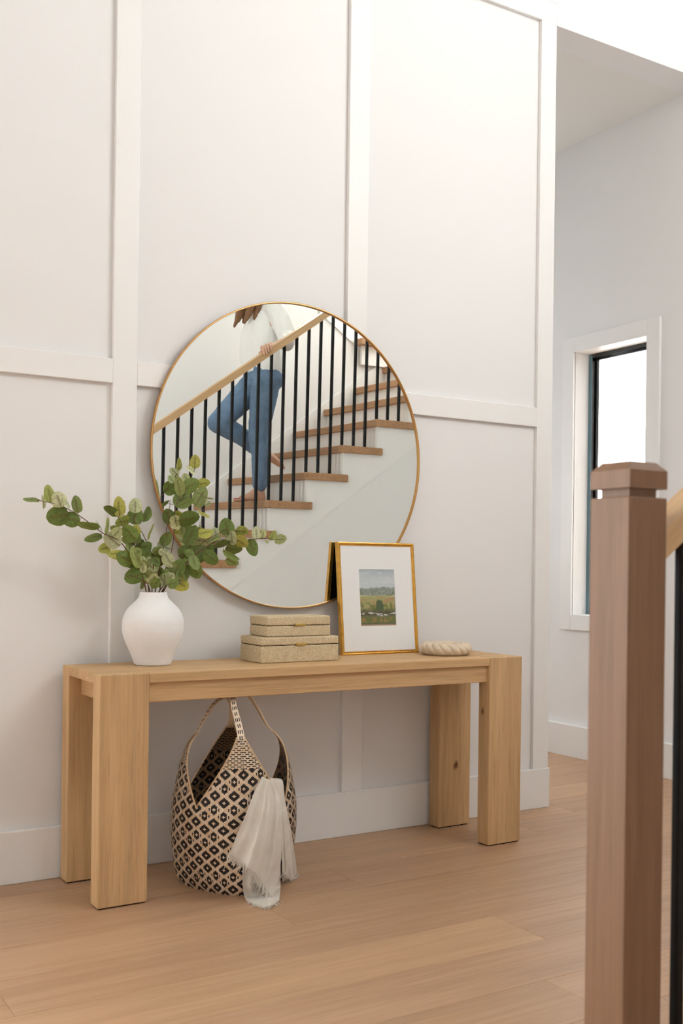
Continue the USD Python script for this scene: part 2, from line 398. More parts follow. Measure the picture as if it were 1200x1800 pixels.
part(None, 'ceiling', box(-2.75, 7.25, -6.2, 0.15, H, H + 0.12), CEIL)
tag(stage.GetPrimAtPath('/World/ceiling'), 'high white ceiling of the foyer', 'ceiling', kind='structure')

# ------------------------------------------------------------------ staircase (seen in the mirror, its foot at the right of the picture)
X0, RUN, RISE, ZA, TT, RZ = 3.2364, 0.2773, 0.1992, 1.4871, 0.0496, 0.951
steps = [(1.261, 0.1815), (1.530, 0.363), (1.829, 0.5445), (2.113, 0.726), (2.397, 0.9075), (2.682, 1.089)]
steps += [(X0 + k * RUN, ZA + k * RISE) for k in range(-1, 5 + 1)]
st = thing('staircase', 'oak-tread staircase with white risers climbing to the right, seen in the round mirror', 'staircase')
for i, (x, z) in enumerate(steps):
    part(st, 'tread', box(x, x + 0.3363, YB + 0.0215, YS, z - TT, z, 0.003), TREAD_Y)
    zp = steps[i - 1][1] if i else 0.0
    part(st, 'riser', box(x + 0.03, x + 0.045, YB + 0.0215, YS - 0.034, zp, z - TT), TRIM)
xl, zl = X0 + 6 * RUN, ZA + 6 * RISE
part(st, 'landing', box(xl, 7.09, YB + 0.0215, YS - 0.001, zl - TT, zl, 0.003), TREAD_Y)
part(st, 'riser', box(xl + 0.03, xl + 0.045, YB + 0.0215, YS - 0.034, steps[-1][1], zl - TT), TRIM)
part(st, 'tread', box(4.63, 5.6, YB + 0.0215, -3.58, zl + RISE - TT, zl + RISE, 0.003), TREAD_Y)
part(st, 'riser', box(4.68, 5.6, YB + 0.0215, -3.65, zl, zl + RISE - TT), TRIM)
saw = [(steps[0][0] + 0.03, 0.012)]
for i, (x, z) in enumerate(steps + [(xl, zl)]):
    saw += [(x + 0.03, z - TT), (steps[i + 1][0] + 0.03 if i + 1 < len(steps) else (xl + 0.03 if i + 1 == len(steps) else 6.9), z - TT)]
nl = lambda x: ZA + (x - X0) / RUN * RISE - 0.415
xz = X0 + (0.415 - ZA) / RISE * RUN
low = [(6.9, zl - 0.415), (xl + 0.05, zl - 0.415), (xl, nl(xl)), (xz, 0.0)]
part(st, 'stringer', prism([(saw[0][0], 0.0)] + saw[1:] + low, YS - 0.034, YS - 0.031), TRIM)
part(st, 'side_panel', prism([(x + 0.012, z - 0.012) for x, z in saw] + [(6.9, 0.0)], YS - 0.09, YS - 0.0335), WALL)
sk = [(x, ZA + (x - X0) / RUN * RISE + 0.045) for x in (1.2, xl + 0.03)]
part(st, 'skirt_board', prism([(1.2, 0.0)] + sk + [(7.09, zl + 0.09), (7.09, zl - 0.3), (1.6, 0.0)], YB, YB + 0.02), TRIM)
part(st, 'skirt_board', prism([(xl + 0.02, zl - 0.02), (4.29, 3.06), (4.29, 3.09), (xl + 0.06, zl)], YB + 0.0005, YB + 0.012), TRIM)

rl = thing('stair_railing', 'oak newel post with handrail and black balusters at the right edge', 'railing')
BY, NY, NX, NW = -2.497, -2.480, 1.380, 0.0905
rail_z = lambda x: ZA + (x - X0) / RUN * RISE + RZ
h = NW / 2
npost = part(rl, 'newel_post', box(NX - h, NX + h, NY - h, NY + h, 0.1815, 1.2505, 0.0015), POST_Z)
part(npost, 'neck', box(NX - h * 0.71, NX + h * 0.71, NY - h * 0.71, NY + h * 0.71, 1.250, 1.2662), POST_Z)
cv = [(sx * h * k, sy * h * k, z) for sx in (-1, 1) for sy in (-1, 1) for k, z in ((1, 0.0), (1, 0.0305), (0.70, 0.0455))]
part(npost, 'cap', trimesh.convex.convex_hull(np.array(cv) + (NX, NY, 1.2655)), POST_Z)
xa, xb = NX + h - 0.001, 6.2
y0, y1 = NY - 0.032, NY + 0.032
part(rl, 'handrail', prism([(xa, rail_z(xa)), (xb, rail_z(xb)), (xb, rail_z(xb) + 0.0514), (xa, rail_z(xa) + 0.0514)], y0, y1), RAIL)
bxs = list(1.496 + (2.419 - 1.496) / 9 * np.arange(9)) + [3.249 + RUN / 3 * j for j in range(-9, 20)]
for x in bxs:
    if x > xl + 0.3: break
    zb = max(z for sx, z in steps + [(xl, zl)] if sx < x - 0.0085)
    part(rl, 'baluster', box(x - 0.0085, x + 0.0085, BY - 0.0085, BY + 0.0085, zb, rail_z(x) + 0.012, 0.001), BLACK)

# ------------------------------------------------------------------ console table
tx0, tx1, ty0, ty1, tl, tt, TH = 1.1433, 2.932, -0.4435, -0.042, 0.1697, 0.0699, 0.762
tb = thing('console_table', 'long oak console table with thick slab legs against the panelled wall', 'console table')
for x0 in (tx0, tx1 - tl):
    for y0 in (ty0, ty1 - tt):
        lg = part(tb, 'leg', box(x0, x0 + tl, y0, y0 + tt, 0.004, TH, 0.0025), OAK_Z)
        part(lg, 'foot_pad', box(x0 + 0.006, x0 + tl - 0.006, y0 + 0.006, y0 + tt - 0.006, 0.0, 0.0045), FELT)
part(tb, 'tabletop', box(tx0 + tl + 0.0006, tx1 - tl - 0.0006, ty0 + 0.0005, ty1, 0.7289, TH, 0.002), OAK_X)
for a, b in ((tx0 + 0.002, tx0 + tl), (tx1 - tl, tx1 - 0.002)):
    part(tb, 'tabletop_end', box(a, b, ty0 + tt + 0.0005, ty1 - tt - 0.0005, 0.7289, TH, 0.0015), OAK_X)
for y in (ty0 + 0.0161, ty1 - 0.0161 - 0.022):
    part(tb, 'apron', box(tx0 + 0.05, tx1 - 0.05, y, y + 0.022, 0.6624, 0.7289, 0.002), OAK_X)
for x in (tx0 + 0.045, tx1 - 0.045 - 0.022):
    part(tb, 'apron', box(x, x + 0.022, ty0 + tt, ty1 - tt, 0.6624, 0.7289, 0.002), OAK_Y)

# ------------------------------------------------------------------ round mirror, hung with its top a touch forward
MX, MZ, MR, MY, MT = 2.0781, 1.5636, 0.6136, -0.035, 0.0121
ct, sn = math.cos(MT), math.sin(MT)
def hung(m):
    v = np.array(m.vertices)                     # x across, y towards the wall, z up, about the mirror's centre
    m.vertices = np.stack([v[:, 0] + MX, v[:, 1] * ct - v[:, 2] * sn + MY, v[:, 1] * sn + v[:, 2] * ct + MZ], 1)
    return m
mr = thing('round_mirror', 'large round mirror in a thin brass frame hung on the panelled wall', 'mirror')
def about_y(profile, n=180):
    m = lathe(profile, n)
    v = m.vertices
    m.vertices = np.stack([v[:, 0], v[:, 2], v[:, 1] * -1], 1)
    m.faces = m.faces[:, ::-1] if False else m.faces
    return m
part(mr, 'frame', hung(about_y([(MR - 0.0065, 0.004), (MR - 0.0065, -0.0065), (MR - 0.005, -0.0085), (MR - 0.0015, -0.0085), (MR, -0.007), (MR, 0.0085), (MR - 0.0065, 0.0085), (MR - 0.0065, 0.004)])), BRASS, smooth=40)
part(mr, 'glass', hung(about_y([(0.0, 0.0), (MR - 0.006, 0.0), (MR - 0.006, 0.003), (0.0, 0.003)])), MIRROR, label='clear reflecting mirror glass')
part(mr, 'backing', hung(about_y([(0.0, 0.0035), (MR - 0.03, 0.0035), (MR - 0.03, 0.008), (0.0, 0.008)])), FELT)

# ------------------------------------------------------------------ vase
CLAY = plain('white_plaster_glaze', (245, 244, 244), rough=0.7, spec=0.3, bump=(45.0, 0.12, 0.002), mottle=0.03, mscale=14.0)
va = thing('vase', 'white plaster vase with a narrow neck holding eucalyptus on the console table', 'vase', loc=(1.4305, -0.17, TH))
zs = [0, 0.004, 0.012, 0.04, 0.075, 0.105, 0.13, 0.155, 0.18, 0.205, 0.222, 0.236, 0.246, 0.256, 0.2615]
rs = [0.062, 0.0665, 0.0685, 0.0785, 0.0945, 0.1055, 0.1098, 0.1095, 0.1030, 0.0885, 0.0715, 0.0570, 0.0508, 0.0490, 0.0482]
rf = PchipInterpolator(zs, rs)
zz = np.r_[0, 0.004, np.linspace(0.012, 0.2595, 44)]
prof = [(0.0, 0.0)] + [(float(rf(z)), z) for z in zz] + [(0.0474, 0.2613), (0.0456, 0.2613), (0.0440, 0.2595), (0.0445, 0.25), (0.052, 0.236), (0.082, 0.205), (0.1, 0.17), (0.1, 0.12), (0.06, 0.02), (0.0, 0.015)]
part(va, 'body', lathe(prof, 96), CLAY, smooth=50)

# ------------------------------------------------------------------ eucalyptus
LEAF = tinted('eucalyptus_leaf', rough=0.6, spec=0.35, translucent=0.22, mottle=0.22, mscale=140.0)
STEM = plain('brown_stem', (108, 74, 52), rough=0.7, mottle=0.2, mscale=60.0)
LEAVES = [[-429,-44,573,-476,-44,573,23,1,-427,-59,568],[-410,-41,546,-414,-41,585,12,2,-408,-57,565],[-391,-54,568,-401,-54,619,25,1,-389,-54,562],[-357,-60,553,-374,-60,597,47,2,-352,-49,553],[-329,-68,551,-350,-68,580,13,2,-330,-46,545],[-331,-50,528,-396,-50,514,62,0,-321,-44,541],[-290,-43,507,-347,-43,515,47,0,-280,-39,520],[-302,-64,535,-312,-64,586,35,1,-295,-41,529],[-227,-53,482,-292,-53,494,34,0,-217,-30,480],[-200,-3,463,-251,-3,443,32,0,-200,-28,468],[-202,-21,478,-221,-21,507,9,1,-209,-29,474],[-191,-40,468,-183,-40,517,14,1,-191,-27,463],[-138,-21,426,-185,-21,462,53,2,-130,-18,430],[-165,1,422,-201,1,408,33,3,-162,-22,453],[-115,4,399,-167,4,394,31,3,-113,-16,413],[-130,37,533,-169,37,563,22,0,-129,19,525],[-126,14,532,-132,14,594,34,3,-129,19,525],[-114,19,534,-105,19,582,15,2,-129,19,525],[-80,38,517,-128,38,507,30,3,-68,29,520],[-70,7,546,-70,7,592,41,2,-68,29,520],[-68,30,507,-54,30,561,51,0,-62,27,511],[-33,14,516,-16,14,563,26,0,-53,25,498],[-111,33,472,-148,33,491,31,1,-108,14,478],[-75,-11,447,-115,-11,491,50,0,-78,11,436],[-65,20,459,-58,20,499,30,3,-83,11,442],[-66,29,429,-107,29,451,26,1,-73,10,430],[-64,-4,437,-59,-4,469,18,0,-73,10,430],[-84,8,377,-91,8,435,26,1,-87,-12,383],[-50,25,392,-41,25,447,32,0,-52,7,396],[-96,-35,367,-145,-35,394,49,0,-79,-11,370],[-49,15,363,-119,15,369,38,0,-41,5,365],[-63,-34,353,-89,-34,417,22,1,-62,-9,345],[-53,-8,341,-26,-8,413,43,0,-54,-8,333],[-46,-10,326,-108,-10,310,49,0,-46,-7,321],[-20,2,450,-1,2,501,11,1,-25,17,446],[-13,-5,309,-46,-5,335,38,1,-2,3,306],[32,20,325,-19,20,365,49,2,19,5,324],[30,-2,310,22,-2,348,21,0,39,7,315],[41,-8,398,68,-8,356,41,2,36,10,401],[69,27,417,29,27,438,41,2,76,17,418],[36,9,434,60,9,475,38,0,43,12,432],[82,42,513,64,42,560,44,0,88,27,511],[110,31,618,98,31,680,35,1,121,44,622],[132,38,640,184,38,670,49,0,134,47,641],[158,66,675,138,66,696,27,2,152,51,669],[179,59,722,182,59,767,33,3,181,59,728],[179,56,705,150,56,726,18,2,170,56,704],[98,24,573,155,24,600,26,0,101,37,577],[101,4,522,172,4,535,44,0,90,29,521],[123,49,511,128,49,466,15,1,88,27,511],[123,-7,436,153,-7,500,38,0,148,13,430],[37,24,358,10,24,401,38,0,25,7,355],[71,-15,325,102,-15,376,50,0,82,-9,326],[109,6,321,119,6,380,27,1,94,-16,333],[70,-17,305,123,-17,277,49,3,68,-12,306],[-44,28,386,-21,28,425,27,0,-48,6,386],[-16,4,293,-33,4,335,18,1,-23,2,291],[-3,-9,314,19,-9,279,15,1,-1,4,320],[-27,14,307,-39,14,274,18,1,-25,2,306],[183,50,583,219,50,644,47,1,112,41,603],[193,61,661,239,61,670,33,3,152,51,669],[205,18,583,228,18,592,19,2,186,19,499],[220,35,610,245,35,607,9,2,140,49,650],[181,26,561,223,26,540,14,3,186,19,499],[166,-2,475,223,-2,485,34,3,174,17,475],[168,25,454,230,25,445,41,2,164,16,456],[210,-32,440,258,-32,448,17,2,208,-39,438],[270,-45,475,259,-45,529,51,0,255,-39,491],[304,-40,490,351,-40,484,34,3,300,-55,451],[277,-54,485,287,-54,439,31,2,255,-39,491],[291,-60,459,340,-60,435,39,3,300,-55,451],[271,-34,422,331,-34,418,37,0,262,-49,451],[250,-53,410,308,-53,387,21,0,253,-47,451],[270,-40,384,311,-40,363,33,1,271,-50,450],[354,-57,456,377,-57,402,41,0,355,-62,457],[391,-43,461,386,-43,504,28,2,377,-65,459],[413,-44,463,419,-44,496,19,2,399,-68,461],[437,-63,458,457,-63,489,23,1,433,-74,461],[459,-63,460,504,-63,461,32,2,450,-79,460],[406,-87,457,414,-87,445,11,2,410,-70,462],[108,21,394,158,21,422,47,0,115,11,386],[141,-6,381,196,-6,425,58,0,136,-24,383],[185,-36,405,230,-36,371,45,0,174,-31,417],[135,-20,366,167,-20,317,49,0,128,-22,373],[222,-41,429,280,-41,440,32,0,215,-40,442],[213,-5,447,253,-5,469,19,1,197,-28,455]]
STEMS = [[[-25,0,247],[-46,-7,321],[-96,-13,395],[-147,-20,448],[-191,-27,463],[-244,-33,497],[-287,-40,524],[-338,-47,549],[-379,-53,561],[-437,-60,570]],[[-16,0,247],[-29,3,335],[-52,7,396],[-73,10,430],[-104,13,466],[-116,17,502],[-132,20,530]],[[-6,0,247],[0,5,335],[-1,10,390],[-19,15,433],[-37,20,472],[-53,25,498],[-71,30,524]],[[5,0,247],[22,6,339],[43,12,432],[53,18,480],[64,24,543],[72,30,595]],[[20,0,247],[43,9,329],[76,17,418],[87,26,502],[94,34,559],[115,43,612],[152,51,669],[187,60,740]],[[27,0,247],[51,-9,288],[102,-18,342],[153,-27,403],[194,-36,431],[235,-44,452],[289,-53,449],[355,-62,457],[421,-71,463],[455,-80,459]],[[31,0,247],[63,-7,305],[119,-13,367],[156,-20,420],[191,-27,452],[229,-33,473],[260,-40,495]],[[14,0,247],[67,3,305],[95,7,325],[109,10,377],[148,13,430],[172,17,469],[188,20,505]],[[-12,0,247],[-29,-10,294],[-61,-20,309],[-93,-30,321],[-117,-40,315]],[[25,0,247],[50,-17,293],[70,-33,301],[85,-50,289]]]
eu = thing('eucalyptus', 'spreading eucalyptus branches with rounded green leaves standing in the white vase', 'branches', loc=(1.4305, -0.17, TH))
rng = np.random.default_rng(23)
for s in STEMS:
    p = np.array(s, float) / 1000
    foot = np.array([p[0][0] * 0.35, p[0][1] * 0.3 + 0.0, 0.05])
    p = np.vstack([foot, [p[0] * (0.7, 0.7, 1) - (0, 0, 0.035)], p])
    c = curve(p, 40)
    part(eu, 'stem', tube(c, np.linspace(0.0027, 0.0011, 40), 7), STEM, smooth=True)
_er = np.random.default_rng(77)
for s in STEMS:                                     # fuller foliage low on the branches
    p = curve(np.array(s, float), 40)
    for _ in range(3):
        q = p[_er.integers(5, 24)]
        L_, a_, d_ = _er.uniform(30, 46), _er.uniform(0, 2 * PI), _er.uniform(-14, 14)
        e_ = q + (math.cos(a_) * L_ * 0.85, -abs(d_), math.sin(a_) * L_)
        if e_[2] < 275 or min(q[1], e_[1]) > 95:
            continue
        LEAVES.append([*map(int, q + (0, d_ - 8, 4)), *map(int, e_ + (0, d_ - 8, 0)), int(L_ * _er.uniform(0.55, 0.95)), int(_er.integers(0, 3)), *map(int, q)])
TONES = np.array([lin(112, 130, 66), lin(144, 158, 94), lin(194, 200, 156), lin(174, 176, 88)])
VIEW = np.array([-0.37, -0.93, 0.0])
for bx, by, bz, ex, ey, ez, wd, tone, sx, sy, sz in LEAVES:
    b, e, s = np.array([bx, by, bz]) / 1000, np.array([ex, ey, ez]) / 1000, np.array([sx, sy, sz]) / 1000
    L = np.linalg.norm(e - b)
    ax = (e - b) / L
    b, L, wd = b - ax * L * 0.08, L * 1.2, wd * 1.2
    full = max(wd / 1000, 0.88 * L * rng.uniform(0.85, 1.0))
    turn = math.acos(min(1.0, wd / 1000 / full)) * rng.choice([-1, 1]) + rng.uniform(-0.25, 0.25)
    side = np.cross(ax, VIEW)
    side /= np.linalg.norm(side)
    nrm = np.cross(side, ax)
    side, nrm = side * math.cos(turn) + nrm * math.sin(turn), nrm * math.cos(turn) - side * math.sin(turn)
    nu, nv = 13, 9
    u = np.linspace(0, 1, nu)
    width = np.sin(PI * np.clip(u, 0, 1) ** 0.85) ** 0.48 * (1 - 0.12 * u)
    width[0] = width[-1] = 0.02
    v = np.linspace(-1, 1, nv)
    U, V = np.meshgrid(u, v, indexing='ij')
    fold, curl, wob = rng.uniform(0.05, 0.2), rng.uniform(-0.22, 0.22), rng.uniform(0, 6)
    hgt = full * 0.5 * (abs(V) * fold * width[:, None]) + L * curl * (U - 0.4) ** 2 + 0.0012 * np.sin(9 * U + 4 * V + wob) * width[:, None]
    pts = b + (U * L)[..., None] * ax + (V * width[:, None] * full / 2)[..., None] * side - hgt[..., None] * nrm * np.sign(nrm @ VIEW if abs(nrm @ VIEW) > .1 else 1)
    pts[..., 1] = np.minimum(pts[..., 1], 0.10)
    f = []
    for i in range(nu - 1):
        for j in range(nv - 1):
            a_ = i * nv + j
            f += [(a_, a_ + nv, a_ + nv + 1), (a_, a_ + nv + 1, a_ + 1)]
    base = TONES[tone] * rng.uniform(0.82, 1.18) * np.array([rng.uniform(0.92, 1.1), 1.0, rng.uniform(0.8, 1.1)])
    colr = np.tile(base, (nu * nv, 1)).reshape(nu, nv, 3)
    edge = (abs(V) > 0.9) | (U > 0.95)
    colr[edge] *= (1.12, 1.0, 0.85)
    mid = (abs(V) < 0.1) & (U < 0.82)
    colr[mid] = colr[mid] * 0.35 + np.array(lin(104, 84, 46)) * 0.65
    lf = part(eu, 'leaf', (pts.reshape(-1, 3), np.array(f)), LEAF, smooth=True, col=colr.reshape(-1, 3))
    if np.linalg.norm(b - s) > 0.004 and np.linalg.norm(b - s) < 0.12:
        part(lf, 'petiole', tube([s, (s + b) / 2 + (0, 0, 0.002), b + ax * L * 0.12], 0.0008, 5), STEM)

# ------------------------------------------------------------------ two woven boxes
def weave_look(name, a, b, scale, angle):
    return look(name, {
        'g': ('geometry', {}), 'm': ('mapping', {'rotation': (0.3, angle, 0.5), 'scale': (scale, scale, scale)}), 'm2': ('mapping', {'rotation': (0.2, -angle, 0.4), 'scale': (scale, scale, scale)}),
        'c': ('wave_texture', {'scale': 1.0, 'distortion': 2.0, 'detail': 2.0, 'detail_scale': 3.0, 'bands_direction': 'x'}),
        'd': ('wave_texture', {'scale': 1.0, 'distortion': 2.0, 'detail': 2.0, 'detail_scale': 3.0, 'bands_direction': 'z'}),
        'n': ('noise_texture', {'scale': 210.0, 'detail': 3.0}), 'x': ('mix', {'mix_type': 'mix', 'fac': 0.5}), 'y': ('mix', {'mix_type': 'mix', 'fac': 0.6}),
        'r': ('rgb_ramp', {'ramp': [(0.25, lin(*a)), (0.6, lin(*b))]}), 'bp': ('bump', {'strength': 0.6, 'distance': 0.002}),
        'p': ('principled_bsdf', {'roughness': 0.75, 'specular_ior_level': 0.25})},
        [('g.position', 'm.vector'), ('g.position', 'm2.vector'), ('m.vector', 'c.vector'), ('m2.vector', 'd.vector'), ('g.position', 'n.vector'),
         ('c.fac', 'x.color1'), ('d.fac', 'x.color2'), ('x.color', 'y.color1'), ('n.fac', 'y.color2'), ('y.color', 'r.fac'), ('y.color', 'bp.height'),
         ('r.color', 'p.base_color'), ('bp.normal', 'p.normal')], 'p.BSDF')
SEAGRASS = weave_look('woven_seagrass', (170, 142, 104), (230, 212, 178), 80.0, 0.785)
def rounded(x0, x1, y0, y1, z0, z1, r=0.006):
    s = m3.Manifold.sphere(r, 16)
    return m3.Manifold.batch_hull([s.translate((x, y, z)) for x in (x0 + r, x1 - r) for y in (y0 + r, y1 - r) for z in (z0 + r, z1 - r)])
def woven_box(label, x0, x1, y0, y1, z0, hb, hl):
    t = thing('woven_box', label, 'box', group=None, loc=((x0 + x1) / 2, (y0 + y1) / 2, z0))
    w, d = (x1 - x0) / 2, (y1 - y0) / 2
    part(t, 'body', rounded(-w, w, -d, d, 0, hb), SEAGRASS, smooth=40)
    ld = part(t, 'lid', rounded(-w, w, -d, d, hb + 0.0016, hb + 0.0016 + hl), SEAGRASS, smooth=40)
    part(t, 'seam', box(-w + 0.004, w - 0.004, -d + 0.004, d - 0.004, hb - 0.004, hb + 0.005), FELT)
    part(t, 'clasp', cat(box(-0.022, 0.022, -d - 0.009, -d + 0.001, hb + 0.002, hb + 0.0085, 0.0012), box(-0.020, 0.020, -d - 0.004, -d + 0.001, hb - 0.001, hb + 0.003, 0.0005)), CLASP, label='small brass clasp bar')
woven_box('larger woven seagrass box, underneath the smaller one on the console table', 1.8009, 2.136, -0.2985, -0.125, TH, 0.064, 0.030)
woven_box('smaller woven seagrass box stacked on top of the larger one', 1.832, 2.106, -0.286, -0.14, TH + 0.0965, 0.040, 0.034)

# ------------------------------------------------------------------ small framed landscape leaning on the wall
P0, P1 = np.array([2.2667, -0.115, TH]), np.array([2.262, -0.066, 1.2240])     # foot and top of the left front edge
FW, FH = 0.3815, float(np.linalg.norm(P1 - P0))
ux = np.array([1.0, 0, 0])
uz = (P1 - P0) - ux * ((P1 - P0) @ ux); uz /= np.linalg.norm(uz)
un = -np.cross(ux, uz)                                 # points back to the wall
def leaning(m):
    v = np.array(m.vertices if hasattr(m, 'vertices') else m[0])
    q = P0 + v[:, :1] * ux + v[:, 1:2] * un + v[:, 2:3] * uz
    if hasattr(m, 'vertices'):
        m.vertices = q
        return m
    return q, m[1]
fr = thing('framed_painting', 'small landscape painting in a gold frame with white mat leaning on the wall', 'picture')
prof = [(0.0, 0.022), (0.0, 0.003), (0.002, 0.0005), (0.006, 0.0), (0.0085, 0.002), (0.010, 0.0045), (0.0125, 0.003), (0.0145, 0.006), (0.0145, 0.022)]
def moulding(a, b, ina, inb):
    """A mitred length of moulding from corner a to b; ina, inb point inwards at the two ends."""
    pts = [[(np.array(c) + np.array(i) * s) for s, dd in prof] for c, i in ((a, ina), (b, inb))]
    v = np.array([[(p[0], prof[k][1], p[1]) for k, p in enumerate(row)] for row in pts]).reshape(-1, 3)
    n = len(prof)
    f = [(i, (i + 1) % n, n + (i + 1) % n, n + i) for i in range(n)]
    m = trimesh.Trimesh(v, np.array([t for q in f for t in ((q[0], q[1], q[2]), (q[0], q[2], q[3]))]), process=False)
    return m
cs = [(0, 0), (FW, 0), (FW, FH), (0, FH)]
ins = [(1, 1), (-1, 1), (-1, -1), (1, -1)]
for k in range(4):
    part(fr, 'moulding', leaning(moulding(cs[k], cs[(k + 1) % 4], ins[k], ins[(k + 1) % 4])), GOLD, smooth=50)
MAT = plain('mat_board', (240, 240, 240), rough=0.85, spec=0.15)
CARD = plain('black_backing', (18, 17, 17), rough=0.85, spec=0.15)
ax0, ax1, az0, az1 = 0.1005, 0.2755, 0.118, 0.352        # opening of the mat
mo = [box(0.012, ax0, 0.007, 0.009, 0.012, FH - 0.012), box(ax1, FW - 0.012, 0.007, 0.009, 0.012, FH - 0.012), box(ax0, ax1, 0.007, 0.009, 0.012, az0), box(ax0, ax1, 0.007, 0.009, az1, FH - 0.012)]
part(fr, 'mat', leaning(cat(*mo)), MAT, label='white mat board')
part(fr, 'backing', leaning(box(0.004, FW - 0.004, 0.0125, 0.0205, 0.004, FH - 0.004)), CARD, label='black backing board')
PAINT = tinted('oil_paint', rough=0.55, spec=0.3)
nx, nz = 88, 120
gx, gz = np.meshgrid(np.linspace(0, 1, nx), np.linspace(0, 1, nz), indexing='ij')
q = np.stack([gx * 5, gz * 7, 0 * gx], -1)
st1 = meshkit.fbm(q * (1.0, 4.0, 1), 4, 3)                # long horizontal strokes
st2 = meshkit.fbm(q * 3.2, 4, 9)
st3 = meshkit.fbm(q * (2.0, 5.0, 1), 3, 21)
def paint_mix(c, t, rgb):
    return c * (1 - t[..., None]) + np.array(lin(*rgb)) * t[..., None]
step = lambda x, a, b: np.clip((x - a) / (b - a), 0, 1)
colr = np.ones((nx, nz, 3)) * np.array(lin(196, 204, 208))
colr = paint_mix(colr, step(gz + 0.12 * st1, 0.86, 1.06) * 0.8, (158, 176, 186))
colr = paint_mix(colr, step(st1, 0.5, 0.7) * 0.5, (214, 216, 214))
tree = 0.66 + 0.06 * (meshkit.fbm(np.stack([gx * 9, 0 * gx, 0 * gx], -1), 4, 5) - 0.35)
colr = paint_mix(colr, step(tree + 0.02 * st2 - gz, 0, 0.02), (142, 150, 144))
colr = paint_mix(colr, step(tree - gz, 0, 0.1) * step(st2, 0.42, 0.62), (112, 126, 92))
colr = paint_mix(colr, step(tree - gz, 0, 0.1) * step(st3, 0.55, 0.7) * 0.7, (166, 172, 166))
colr = paint_mix(colr, step(0.545 - gz, 0, 0.015), (164, 164, 112))
colr = paint_mix(colr, step(0.545 - gz, -0.005, 0.02) * step(gz, 0.50, 0.53) * step(st1, 0.45, 0.6), (206, 196, 168))
colr = paint_mix(colr, step(0.53 - gz, 0, 0.05) * step(st3, 0.48, 0.62) * 0.8, (178, 140, 108))
colr = paint_mix(colr, step(0.44 - gz, 0, 0.06) * step(st2, 0.4, 0.6), (118, 124, 72))
colr = paint_mix(colr, step(0.33 - gz, 0, 0.05) * 0.75, (92, 96, 66))
colr = paint_mix(colr, step(0.12 - np.hypot((gx - 0.55) * 0.95, (gz - 0.36) * 0.95) + 0.05 * (st2 - 0.5), 0, 0.03), (84, 100, 70))
riv = step(0.018 + 0.03 * (st1 - 0.5) - abs(gz - 0.215 - 0.02 * np.sin(gx * 7)), 0, 0.012) * step(st3, 0.36, 0.5)
colr = paint_mix(colr, step(0.045 - abs(gz - 0.22), 0, 0.02) * 0.7, (84, 74, 66))
colr = paint_mix(colr, riv, (222, 222, 222))
colr = paint_mix(colr, step(0.17 - gz, 0, 0.03), (104, 116, 68))
colr = paint_mix(colr, step(0.17 - gz, 0, 0.03) * step(st2, 0.45, 0.6), (146, 124, 78))
colr = paint_mix(colr, step(0.07 - gz, 0, 0.02), (94, 102, 72))
colr = paint_mix(colr, step(0.04 - gz, 0, 0.02), (176, 140, 120))
v = np.stack([ax0 - 0.002 + gx * (ax1 - ax0 + 0.004), 0.0095 - 0.0006 * st2, az0 - 0.002 + gz * (az1 - az0 + 0.004)], -1).reshape(-1, 3)
ii = (np.arange(nx - 1)[:, None] * nz + np.arange(nz - 1)).ravel()
f = np.vstack([np.stack([ii, ii + nz, ii + nz + 1], 1), np.stack([ii, ii + nz + 1, ii + 1], 1)])
part(fr, 'painting', leaning((v, f)), PAINT, label='loose landscape with trees, meadow and a stream', col=colr.reshape(-1, 3))

# ------------------------------------------------------------------ fluted stone dish
STONE = plain('cream_marble', (226, 207, 182), rough=0.5, spec=0.4, mottle=0.16, mscale=32.0)
ds = thing('stone_dish', 'round cream stone dish with twisted fluted rim at the right of the console table', 'dish', loc=(2.692, -0.240, TH))
n, prof = 256, []
R0 = 0.103
outer = [(0.078, 0.0), (0.088, 0.003), (0.097, 0.010), (0.102, 0.020), (0.1025, 0.030), (0.099, 0.040), (0.092, 0.0475), (0.083, 0.051), (0.073, 0.0505), (0.064, 0.046), (0.056, 0.039)]
oc = CubicSpline(np.linspace(0, 1, len(outer)), np.array(outer))(np.linspace(0, 1, 48))
ang = np.linspace(0, 2 * PI, n, endpoint=False)
rows = []
for k, (r_, z_) in enumerate(oc):
    s = k / 47
    lob = abs(np.sin(9 * (ang + 0.62 * s * 2 * PI / 9 * 1.6))) ** 0.7
    amp = 0.0065 * math.sin(PI * min(1, max(0, (s - 0.02) / 0.96))) ** 0.5
    r_ = r_ * 1.07
    rows.append(np.stack([(r_ - amp * (1 - lob) * 0.9) * np.cos(ang), (r_ - amp * (1 - lob) * 0.9) * np.sin(ang), np.full(n, z_) - amp * (1 - lob) * 0.55 * (s > 0.45)], 1))
for r_, z_ in ((0.045, 0.034), (0.02, 0.031), (0.0005, 0.0305)):
    rows.append(np.stack([r_ * np.cos(ang), r_ * np.sin(ang), np.full(n, z_)], 1))
rows.insert(0, np.stack([0.0005 * np.cos(ang), 0.0005 * np.sin(ang), np.zeros(n)], 1))
v = np.vstack(rows)
f = []
j = np.arange(n); k2 = (j + 1) % n
for i in range(len(rows) - 1):
    f += [np.stack([i * n + j, i * n + k2, (i + 1) * n + k2], 1), np.stack([i * n + j, (i + 1) * n + k2, (i + 1) * n + j], 1)]
part(ds, 'fluted_rim', (v, np.vstack(f)), STONE, smooth=True)

